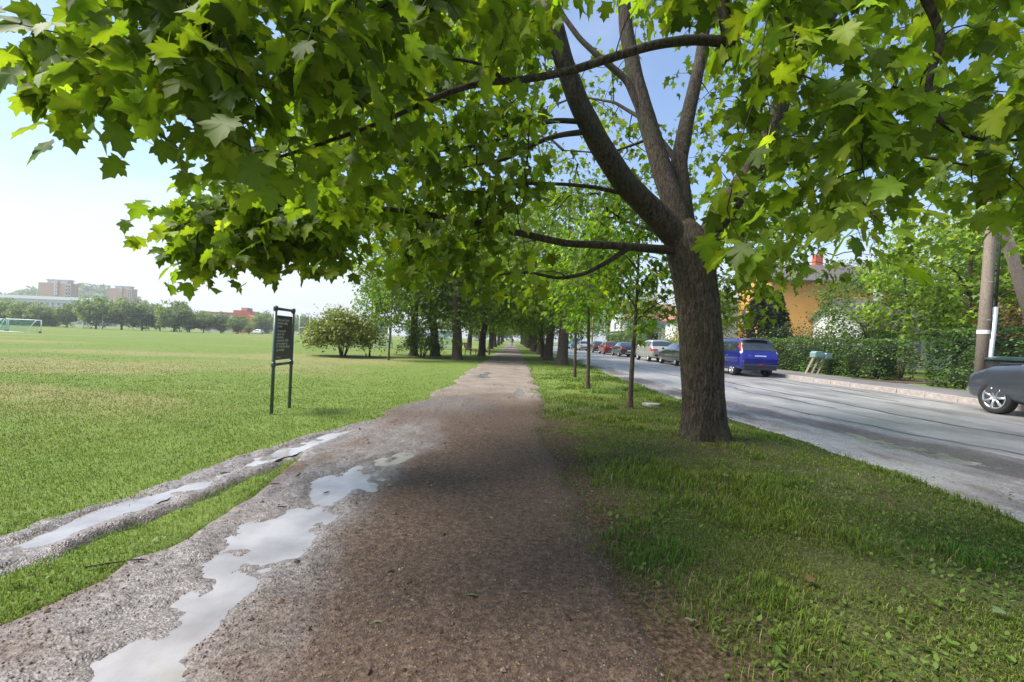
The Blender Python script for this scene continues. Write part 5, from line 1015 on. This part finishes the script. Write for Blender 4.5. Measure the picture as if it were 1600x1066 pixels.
# ------------------------------------------------------------------ houses behind the gardens
def house(name, label, loc, w, d, h, roof_h, wall_m, roof_m, wins, rotz=0, gable='x', chimney=True):
    t = thing(name, label, 'house', loc, rotz); ov = .4
    wl_ = MB().prism([(-d / 2, -.3), (d / 2, -.3), (d / 2, h), (0, h + roof_h - .05), (-d / 2, h)], -w / 2, w / 2, 'x').build('wall', wall_m, t)
    for s_ in (-1, 1):
        k = math.hypot(d / 2 + ov, roof_h * (d / 2 + ov) / (d / 2)); e = (d / 2 + ov); dz = roof_h * e / (d / 2)
        rf = MB().add([(-w / 2 - ov, 0, h + roof_h), (w / 2 + ov, 0, h + roof_h), (w / 2 + ov, s_ * e, h + roof_h - dz), (-w / 2 - ov, s_ * e, h + roof_h - dz), (-w / 2 - ov, 0, h + roof_h + .16), (w / 2 + ov, 0, h + roof_h + .16), (w / 2 + ov, s_ * e, h + roof_h - dz + .16), (-w / 2 - ov, s_ * e, h + roof_h - dz + .16)], [(0, 1, 2, 3), (7, 6, 5, 4), (0, 4, 5, 1), (1, 5, 6, 2), (2, 6, 7, 3), (3, 7, 4, 0)]).build('roof', roof_m, t)
        if chimney and s_ > 0: MB().box((w * .2, .3, h + roof_h + .5), (.7, .7, 1.4)).build('chimney', M['brick_red'], rf)
    for (face, u_, z_, ww, hh) in wins:
        if face == 'f': c, dm = (u_, -d / 2 - .02, z_), (ww, .08, hh); pm, gm = (0, -.03, 0), (ww - .18, .06, hh - .18)
        else: c, dm = (-w / 2 - .02, u_, z_), (.08, ww, hh); pm, gm = (-.03, 0, 0), (.06, ww - .18, hh - .18)
        f = MB().box((0, 0, 0), dm).build('window', M['white'], t, loc=c); MB().box(pm, gm).build('pane', M['window'], f)
    return t
W6 = [('f', -2.4, 1.5, 1.2, 1.3), ('f', 0, 1.5, 1.2, 1.3), ('f', 2.4, 1.5, 1.2, 1.3), ('f', -2.4, 4.2, 1.2, 1.3), ('f', 0, 4.2, 1.2, 1.3), ('f', 2.4, 4.2, 1.2, 1.3), ('s', -2, 1.5, 1.2, 1.3), ('s', 1.5, 1.5, 1.2, 1.3), ('s', -2, 4.2, 1.2, 1.3), ('s', 1.5, 4.2, 1.2, 1.3)]
house('ochre_house', 'ochre orange rendered house behind the garden trees', (28.5, 45.5, .2), 8.5, 8.5, 7.6, 2.0, M['orange_wall'], M['roof_tile'], [('s', 2.4, 4.5, 1.3, 1.4), ('f', 2.6, 2.0, 1.3, 1.4)], R(-8))
house('white_house', 'white timber house with dark roof behind the hedge', (31.5, 39.5, .2), 8, 7, 3.0, 2.6, M['offwhite'], M['roof_tile'], W6[:3] + W6[6:8], R(6))
house('white_house', 'white house with red roof far down the road', (22.5, 78, .2), 9, 9, 5.4, 2.6, M['offwhite'], M['roof_red'], W6, R(4)); house('white_house', 'white gabled house behind the tree at the orange shrub', (24.5, 57, .2), 8, 8, 4.6, 2.8, M['offwhite'], M['roof_red'], W6[:3] + W6[6:], R(90))
house('grey_house', 'grey rendered house behind the tall hedge at the A-frame pole', (34, 22, .2), 9, 8, 5.6, 2.5, M['grey_wall'], M['roof_tile'], W6, R(-20))
# ------------------------------------------------------------------ the playing field: goals, rugby posts, tree line, buildings
def net_part(quads, t, sp=0.14, w=0.006):
    """netting stretched between four corners: real cords"""
    m = MB()
    for (a, b, c, d) in quads:
        a, b, c, d = map(Vector, (a, b, c, d)); nu = max(2, int((b - a).length / sp)); nv = max(2, int((d - a).length / sp))
        for i in range(nu + 1): m.tube([tuple(a.lerp(b, i / nu)), tuple(d.lerp(c, i / nu))], w, 3, False)
        for j in range(nv + 1): m.tube([tuple(a.lerp(d, j / nv)), tuple(b.lerp(c, j / nv))], w, 3, False)
    m.build('net', M['net'], t)
def goal(label, loc, w, h, dep, rotz, sp=.14, cw=.006):
    t = thing('football_goal', label, 'goal', loc, rotz, 'football goals on the field'); r_ = .05
    for s_ in (-1, 1):
        MB().tube([(s_ * w / 2, 0, -.02), (s_ * w / 2, 0, h)], r_, 10).build('post', M['white'], t, True); MB().tube([(s_ * w / 2, 0, h - .02), (s_ * w / 2, dep * .35, h - .05), (s_ * w / 2, dep, .04)], .03, 8).build('back_stay', M['white'], t, True); MB().tube([(s_ * w / 2, 0, .04), (s_ * w / 2, dep, .04)], .035, 8).build('ground_bar', M['white'], t, True)
    MB().tube([(-w / 2, 0, h), (w / 2, 0, h)], r_, 10).build('crossbar', M['white'], t, True); MB().tube([(-w / 2, dep, .04), (w / 2, dep, .04)], .035, 8).build('ground_bar', M['white'], t, True)
    for s_ in (-1, 1): MB().lathe([(.001, -.04), (.10, -.04), (.10, .04), (.001, .04)], 12, 'x', (s_ * w / 2, .1 if dep > 0 else -.1, .09)).build('wheel', M['tyre'], t)
    net_part([((-w / 2, dep * .35, h - .05), (w / 2, dep * .35, h - .05), (w / 2, dep, .04), (-w / 2, dep, .04)), ((-w / 2, 0, h), (w / 2, 0, h), (w / 2, dep * .35, h - .05), (-w / 2, dep * .35, h - .05)), ((-w / 2, 0, h), (-w / 2, dep * .35, h - .05), (-w / 2, dep, .04), (-w / 2, 0, .04)), ((w / 2, 0, h), (w / 2, dep * .35, h - .05), (w / 2, dep, .04), (w / 2, 0, .04))], t, sp, cw)
    return t
a0, a1 = gnd(10, 518), gnd(64, 520.5); gc = (a0 + a1) / 2; gw = (a1 - a0).length
goal('white framed football goal with green net at the edge of the field', gc, gw, 1.40, -1.3, math.atan2(a1.y - a0.y, a1.x - a0.x), .13, .008)
g2 = gnd(-12, 517.0); goal('second white goal set beside the first at the picture edge', (g2.x, g2.y + .6, g2.z), 2.2, 1.4, -1.2, 0.05, .13, .008)
g3 = gnd(690, 546); goal('small goal with green net seen between the lawn maples', (g3.x, g3.y, g3.z), 3.0, 1.9, 1.2, 0.1, .12, .012); g4 = gnd(580, 543); goal('small goal with green net behind the yellow green shrub', (g4.x, g4.y, g4.z), 3.2, 1.9, 1.2, -0.1, .12, .012)
def rugby(label, px0, px1, py, Y, hh, hb):
    A, B = at(px0, py, Y), at(px1, py, Y); zg = float(fz(A.x)); t = thing('rugby_posts', label, 'goal posts', ((A.x + B.x) / 2, Y, zg), 0, 'rugby posts on the field'); w = B.x - A.x
    for s_ in (-1, 1): MB().tube([(s_ * w / 2, 0, -.2), (s_ * w / 2, 0, hh)], .12, 10).build('post', M['white'], t, True)
    MB().tube([(-w / 2, 0, hb), (w / 2, 0, hb)], .11, 10).build('crossbar', M['white'], t, True)
rugby('white rugby posts standing before the round tree line', 231, 257.5, 515, 150, 8.2, 2.9); rugby('distant white rugby posts between the sign and the shrub', 467, 483, 521, 190, 8.6, 3.0)

FARBASE = [make_tree('field tree', 9.0, 0.25, 1.3, 4.6, 4.0, 260, 18, (0.36, 0.6), c, 120 + i, yellow=.25, limbs=5, sides=7, spread=.6, shell=.3) for i, c in enumerate([(0.14, 0.20, 0.07), (0.165, 0.22, 0.08), (0.125, 0.185, 0.08)])]
TL = [(5, 466, 6, 508, 128, 1), (38, 470, 0, 508, 124, 0), (62, 474, 1, 508, 122, 1), (82, 480, 2, 509, 128, 2), (105, 473, 0, 510, 124, 0), (150, 462, 1, 511, 120, 0), (190, 466, 2, 513, 122, 1), (222, 470, 0, 514, 126, 2), (272, 468, 1, 515, 121, 0), (250, 480, 0, 515, 128, 1), (296, 484, 2, 516, 126, 2), (318, 486, 0, 517, 128, 1), (345, 488, 1, 518, 132, 2), (372, 492, 2, 519, 130, 0), (413, 486, 0, 521, 190, 2), (408, 489, 1, 521, 175, 0), (420, 490, 1, 521, 210, 2), (388, 506, 1, 520, 128, 0), (474, 490, 2, 523, 230, 2), (455, 500, 0, 522, 205, 1), (500, 505, 1, 524, 240, 2), (520, 500, 2, 525, 220, 0)]
NAMES = ['round green tree at the picture edge behind the goals', 'tree with pale crown above the goal', 'slim tree left of the white building end', 'small tree in the gap of the field tree line', 'upright tree before the white building', 'broad round tree beneath the two brick towers', 'broad round tree left of the rugby posts', 'tree directly behind the left rugby post', 'tall round tree just past the rugby posts', 'tree between the rugby posts',
         'loose tree at the end of the round trees', 'low tree left of the red brick building', 'leafy tree before the red brick building', 'small tree before the red brick gable', 'tall dark tree left of the sign', 'tree joined to the red brick gable end', 'slim tall tree right beside the sign post', 'small round tree at the red brick wall', 'far tree behind the distant rugby posts', 'far low tree right of the sign', 'far tree above the yellow green shrub', 'far tree behind the lawn trees edge']
for i, ((cxp, topp, v, basep, Y, vv), lb) in enumerate(zip(TL, NAMES)):
    A = at(cxp, basep, Y); T_ = at(cxp, topp, Y); zg = float(fz(A.x)); H_ = T_.z - zg; s_ = H_ / 9.3
    plant_tree(FARBASE[vv], 'field_tree', (A.x, Y, zg), lb, i * 1.37, s_ * (1.0 if i not in (4, 14, 16, 17) else .75), s_, 'trees across the field')
for i, (x_, y_, s_, lb) in enumerate([(-14, 195, 1.2, 'far tree closing the view left of the path end'), (-4, 215, 1.3, 'far tree closing the view at the path end'), (9, 205, 1.2, 'far tree closing the view at the road end'), (-34, 230, 1.3, 'far tree seen beneath the lawn maples'), (-52, 240, 1.2, 'far tree seen behind the small goal between maples'), (-72, 245, 1.3, 'far tree seen past the small goal behind the shrub')]):
    plant_tree(FARBASE[i % 3], 'field_tree', (x_, y_, float(fz(x_))), lb, i * 1.1, s_, s_, 'trees across the field')
hedge('field_hedge', 'dark low hedge along the far side of the field', -140, -137, 90, 138, 1.2, 3000, (0.05, 0.08, 0.03), 140, (.4, .7), -0.5, None)
fh = MB()

# hill, brick towers, white building, red brick building
hx, hy = np.meshgrid(np.linspace(-760, -260, 60), np.linspace(380, 620, 30)); hill_z = lambda x, y: -4 + 44 * np.exp(-((x + 485) / 85) ** 2) * np.exp(-((y - 520) / 90) ** 2) + fbm(x * .08, y * .08, 150, 4) * 5
tag(obj('hill', grid_mesh('hill', hx, hy, hill_z), M['forest']), kind='structure')
rw = np.random.default_rng(151); nw = 7000; wx_, wy2 = rw.uniform(-640, -330, nw), rw.uniform(400, 540, nw); Pw = np.stack([wx_, wy2, hill_z(wx_, wy2) + rw.uniform(0, 4, nw)], -1); S_, T_, N_ = leaf_frames(Pw, rw.normal(0, 1, (nw, 3)), rw, (-.5, .9))
tag(obj('hillside_wood', leaf_mesh('hillside_wood', OVAL, Pw, S_, T_, N_, rw.uniform(3, 6, nw), np.array([.085, .14, .04]) * np.exp(rw.normal(0, .3, nw))[:, None], rw.integers(0, 2, nw)), M['leaf_far']), 'green wooded hillside between the brick towers', 'wood', kind='stuff')
def tower(label, xl, xr, ytop, Y, wn, col_px, side=0.2, nfl=4):
    A, B = at(xl, ytop, Y), at(xr, ytop, Y); w = B.x - A.x; H_ = A.z + 1.0; t = thing('brick_tower', label, 'building', ((A.x + B.x) / 2, Y, -1), 0.0, 'brick tower blocks beyond the field'); d = 5.0
    MB().box((0, d / 2, H_ / 2), (w, d, H_)).build('wall', M['brick_tan'], t); MB().box((w * .06, d / 2, H_ + w * .04), (w * .62, d * .8, w * .085)).build('penthouse', M['grey_wall'], t); MB().box((w * .06, d / 2, H_ + w * .095), (w * .70, d * .85, w * .03)).build('roof', M['grey_wall'], t)
    MB().box((w * .06, -w * .008, H_ * .5 + w * .04), (w * .13, w * .016, H_ + w * .08)).build('stair_shaft', M['brick_tan'], t)
    fl = w * .11
    for i in range(nfl):
        f = MB().box((0, 0, 0), (w * .085, w * .012, w * .075)).build('window', M['white'], t, loc=(w * .06, -w * .022, H_ + w * .01 - i * fl)); MB().box((0, -w * .006, 0), (w * .04, w * .008, w * .035)).build('pane', M['window'], f)
    for i in range(6):
        for j in range(2):
            f = MB().box((0, 0, 0), (w * .07, w * .012, w * .085)).build('window', M['white'], t, loc=(w * (.405 - j * .0 + j * .085 - .02), -w * .008, H_ - w * .09 - i * fl)); MB().box((0, -w * .006, 0), (w * .055, w * .008, w * .07)).build('pane', M['window'], f)
    MB().tube([(-w * .1, d * .3, H_), (-w * .1, d * .3, H_ + w * .16)], w * .01, 6).build('vent_pipe', M['galv'], t)
    return t
tower('tan brick tower block with window column above the white building', 60, 111, 441, 290, 4, 84); tower('smaller tan brick tower block at the end of the wooded hill', 169.5, 206, 450, 330, 4, 190, nfl=2)
A, B = at(-70, 460, 215), at(134, 468, 215); wbH = A.z * .5 + B.z * .5 + .5
WB = thing('white_building', 'long low white building below the first brick tower', 'building', ((A.x + B.x) / 2, 222, -.5)); ww = B.x - A.x
MB().box((0, 5, wbH / 2 - .3), (ww * .98, 12, wbH)).build('wall', M['grey_wall'], WB); MB().box((0, 5, wbH + .35), (ww, 13, 1.5)).build('roof', M['white'], WB)
for i in range(22):
    for j in range(3):
        f = MB().box((0, 0, 0), (1.7, .14, 1.5)).build('window', M['white'], WB, loc=(-ww * .46 + i * ww * .92 / 21, -1.05, wbH - 2.4 - j * 3.1)); MB().box((0, -.06, 0), (1.4, .1, 1.2)).build('pane', M['window'], f)
A, B = at(308, 486, 185), at(399, 494, 185); RB = thing('red_brick_building', 'red brick building with grey band behind the field trees', 'building', ((A.x + B.x) / 2, 187, -.5)); ww = B.x - A.x; Hb = A.z + .5
MB().box((-ww * .18, 5, Hb / 2 - .4), (ww * .62, 10, Hb - .6)).build('wall', M['grey_wall'], RB); MB().box((-ww * .18, 5, Hb - .35), (ww * .64, 10.4, .7)).build('roof', M['brick_red'], RB)
MB().prism([(ww * .12, -.3), (ww * .5, -.3), (ww * .5, Hb - 2.4), (ww * .36, Hb - .6), (ww * .30, Hb + 1.0), (ww * .12, Hb + 1.0)], -2, 9, 'y').build('gable_wall', M['brick_red'], RB); MB().box((ww * .23, 3, Hb + 1.6), (ww * .10, 4, 1.3)).build('roof_plant', M['brick_tan'], RB)
for i in range(7):
    for j in range(2):
        f = MB().box((0, 0, 0), (ww * .055, .14, 1.5)).build('window', M['white'], RB, loc=(-ww * .44 + i * ww * .085, -.05, Hb - 2.4 - j * 3.2)); MB().box((0, -.06, 0), (ww * .045, .1, 1.2)).build('pane', M['window'], f)
pc = gnd(411, 521.5); make_car('parked_car', 'small white car standing by the red brick building', HATCH, (0.8, 3.35), 0.32, p_white, gl_hat, wide_lamps, 5, loc=(at(411, 519, 150).x, 150, float(fz(-80))), rotz=R(80))
lp = at(131, 511, 118)
for (px_, top_, lb) in ((131, 489, 'slim lamp post before the white building'), (160, 492, 'slim lamp post below the smaller brick tower')):
    A = at(px_, 510, 118); T_ = at(px_, top_, 118); z0 = float(fz(A.x)); t = thing('lamp_post', lb, 'lamp post', (A.x, 118, z0), 0, 'lamp posts across the field'); MB().tube([(0, 0, -.1), (0, 0, T_.z - z0)], [.09, .05], 8).build('pole', M['galv'], t, True); MB().box((.25, 0, T_.z - z0), (.7, .22, .12)).build('lamp_head', M['galv'], t)

# ------------------------------------------------------------------ bench, walker, small litter
bp = gnd(747, 552); BE = thing('park_bench', 'dark slatted park bench beside the path under the lawn maples', 'bench', (-3.0, 33.6, 0.0), R(80))
for i in range(4): MB().box((0, -.2 + i * .12, .45), (1.7, .1, .035)).build('seat_slat', M['post_wood'], BE)
for i in range(3): MB().box((0, .27 + i * .035, .58 + i * .13), (1.7, .03, .1)).build('back_slat', M['post_wood'], BE)
for s_ in (-.7, .7):
    MB().tube([(s_, -.2, 0), (s_, -.2, .43), (s_, .22, .43), (s_, .36, .9)], .03, 6).build('frame', M['black'], BE); MB().tube([(s_, .24, 0), (s_, .2, .43)], .03, 6).build('leg', M['black'], BE)
def person(label, loc, rotz):
    t = thing('person', label, 'person', loc, rotz)
    J = dict(pel=(0, 0, .95), ch=(0, 0, 1.25), nk=(0, 0, 1.45), hd=(0, -.02, 1.58), tp=(0, -.02, 1.70), sl=(-.18, 0, 1.40), el=(-.25, .02, 1.12), wl=(-.22, -.12, .92), hl=(-.21, -.17, .84), sr=(.18, 0, 1.40), er=(.26, .04, 1.13), wr=(.28, -.05, .90), hr=(.28, -.09, .82), kl=(-.10, -.12, .52), al=(-.10, -.02, .09), tl=(-.10, -.17, .04), kr=(.10, .02, .52), ar=(.10, .20, .11), tr=(.10, .07, .04), pl=(-.10, 0, .90), pr=(.10, 0, .90))
    ks = list(J); E_ = [('pel', 'ch'), ('ch', 'nk'), ('nk', 'hd'), ('hd', 'tp'), ('ch', 'sl'), ('sl', 'el'), ('el', 'wl'), ('wl', 'hl'), ('ch', 'sr'), ('sr', 'er'), ('er', 'wr'), ('wr', 'hr'), ('pel', 'pl'), ('pl', 'kl'), ('kl', 'al'), ('al', 'tl'), ('pel', 'pr'), ('pr', 'kr'), ('kr', 'ar'), ('ar', 'tr')]
    rd = dict(pel=.15, ch=.17, nk=.06, hd=.10, tp=.07, sl=.075, el=.055, wl=.04, hl=.045, sr=.075, er=.055, wr=.04, hr=.045, pl=.10, kl=.07, al=.05, tl=.045, pr=.10, kr=.07, ar=.05, tr=.045)
    me = bpy.data.meshes.new('body'); me.from_pydata([J[k] for k in ks], [(ks.index(a), ks.index(b)) for a, b in E_], []); o = obj('body', me, M['cloth_dark'], t); o.modifiers.new('skin', 'SKIN')
    for k, v in zip(ks, me.skin_vertices[0].data): v.radius = (rd[k], rd[k] * .8); v.use_root = k == 'pel'
    o.modifiers.new('sub', 'SUBSURF').levels = 1; o.modifiers['sub'].render_levels = 2
    MB().lathe([(.002, -.12), (.07, -.10), (.088, -.02), (.09, .05), (.05, .11), (.002, .125)], 16, 'z', (0, -.035, 1.60)).build('face', M['skin'], t, True); MB().lathe([(.098, .0), (.10, .06), (.07, .12), (.002, .14)], 16, 'z', (0, -.012, 1.61)).build('hair', M['hair'], t, True); return t
person('person in dark clothes walking far along the path', (0.1, 92, 0.02), R(180))
st_ = gnd(1018, 638); r = np.random.default_rng(7)
a = np.linspace(0, 6.283, 14, endpoint=False); tag(MB().prism([(st_.x + .17 * math.cos(t) * (1 + .15 * math.sin(3 * t)), st_.y + .13 * math.sin(t)) for t in a], float(ground_z(np.array(st_.x), np.array(st_.y))) - .01, float(ground_z(np.array(st_.x), np.array(st_.y))) + .05).build('flat_stone', M['granite'], bevel=0.01), 'flat pale stone lying in the grass beside the big maple', 'stone')
# fallen leaves and sticks
fl_t = [np.array(c) for c in ((.20, .26, .14), (.28, .30, .20), (.24, .16, .07))]; FLM = []
for q in range(3):
    V, F, sh = LEAVES[q]; me = np_mesh('fallen_leaf', V, [F], fl_t[q][None] * sh[:, None]); me.materials.append(M['leaf']); FLM.append(me)
spots = [(1130, 760), (1075, 985), (1545, 900), (1565, 985), (1440, 720), (1260, 930), (745, 945), (590, 985)]
LLB = ['pale fallen leaf on the verge just in front of the big trunk', 'pale fallen leaf on the verge edge nearest the path at the bottom', 'pale fallen leaf in the verge grass nearest the gravel', 'pale fallen leaf in the bottom corner of the verge', 'fallen leaf on the verge edge beside the wet gravel', 'brown fallen leaf in the middle of the verge grass', 'fallen leaf lying alone in the middle of the brown path', 'fallen leaf on the path beside the long puddle']
for i, (a_, b_) in enumerate(spots):
    p = gnd(a_, b_); zz = max(float(ground_z(np.array(p.x), np.array(p.y))) + .045, float(path_h(np.array(p.x), np.array(p.y))) + .01) if a_ > 900 else float(path_h(np.array(p.x), np.array(p.y))) + .006
    o = obj('fallen_leaf', FLM[i % 3], None, None, (p.x, p.y, zz)); o.scale = (.055, .055, .055); o.rotation_euler = (r.uniform(-.4, .4), r.uniform(-.4, .4), r.uniform(0, 6.28)); tag(o, LLB[i], 'leaf', 'fallen leaves')
for i, (a_, b_, L_, az) in enumerate([(165, 890, .16, .5), (215, 893, .08, .1), (440, 800, .06, .3), (430, 765, .07, .2), (510, 775, .05, 1.0), (885, 980, .06, 2.0), (350, 745, .09, .4), (610, 905, .04, .9)]):
    p = gnd(a_, b_); z_ = max(float(path_h(np.array(p.x), np.array(p.y))), float(ground_z(np.array(p.x), np.array(p.y))), .022) + .006; d = Vector((math.cos(az), math.sin(az), 0)) * L_ / 2
    tag(MB().tube([tuple(p * 0 + Vector((p.x, p.y, z_)) - d), (p.x + .006, p.y - .004, z_ + .004), tuple(Vector((p.x, p.y, z_)) + d)], [.004, .005, .002], 5).build('fallen_stick', M['twig']), ['long dark stick on the mud below the grass strip', 'short stick at the end of the long dark stick', 'short stick lying in the long puddle', 'stick lying on the mud above the long puddle', 'stick lying across the upper end of the long puddle', 'curved stick on the right part of the brown path', 'stick lying at the end of the grass strip', 'tiny stick on the brown path beside the long puddle'][i], 'stick', 'fallen sticks on the path')

# wet leaf bits washed along the gravel
x, y, r = scatter(30000, 2.5, 16, 3.6, 6.4, 203); e = x - lerp(*SH_L, y); k = (e > -0.1) & (r.uniform(0, 1, len(x)) < 0.75 * sstep(1.3, 0.0, e) * sstep(-0.1, 0.3, fbm(x * 1.5, y * 1.2, 204, 3))); x, y = x[k], y[k]; n = len(x)
P = np.stack([x, y, np.maximum(shoulder_h(x, y), ground_z(x, y)) + 0.008], -1); S, T, Nn = leaf_frames(P, r.normal(0, 1, (n, 3)), r, (-0.25, 0.25), 0.25)
tag(obj('leaf_litter', leaf_mesh('leaf_litter', OVAL, P, S, T, Nn, r.uniform(0.015, 0.04, n), np.array([0.10, 0.13, 0.045]) * np.exp(r.normal(0, .5, n))[:, None], r.integers(0, 2, n)), M['blade']), 'wet green leaf litter washed along the gravel edge', 'leaf litter', kind='stuff')

# ------------------------------------------------------------------ thin summer haze over the field
hm = bpy.data.materials.new('haze'); hm.use_nodes = True; hn = hm.node_tree.nodes; hn.remove(hn['Principled BSDF']); pv = hn.new('ShaderNodeVolumePrincipled')
pv.inputs['Color'].default_value = (0.93, 0.95, 0.97, 1); pv.inputs['Density'].default_value = 0.0006; pv.inputs['Anisotropy'].default_value = 0.3
hm.node_tree.links.new(pv.outputs[0], hn['Material Output'].inputs['Volume'])
hb = MB().box((0, 1270, 37), (3060, 2760, 90)).build('haze', hm); tag(hb, kind='stuff'); hb.display_type = 'WIRE'
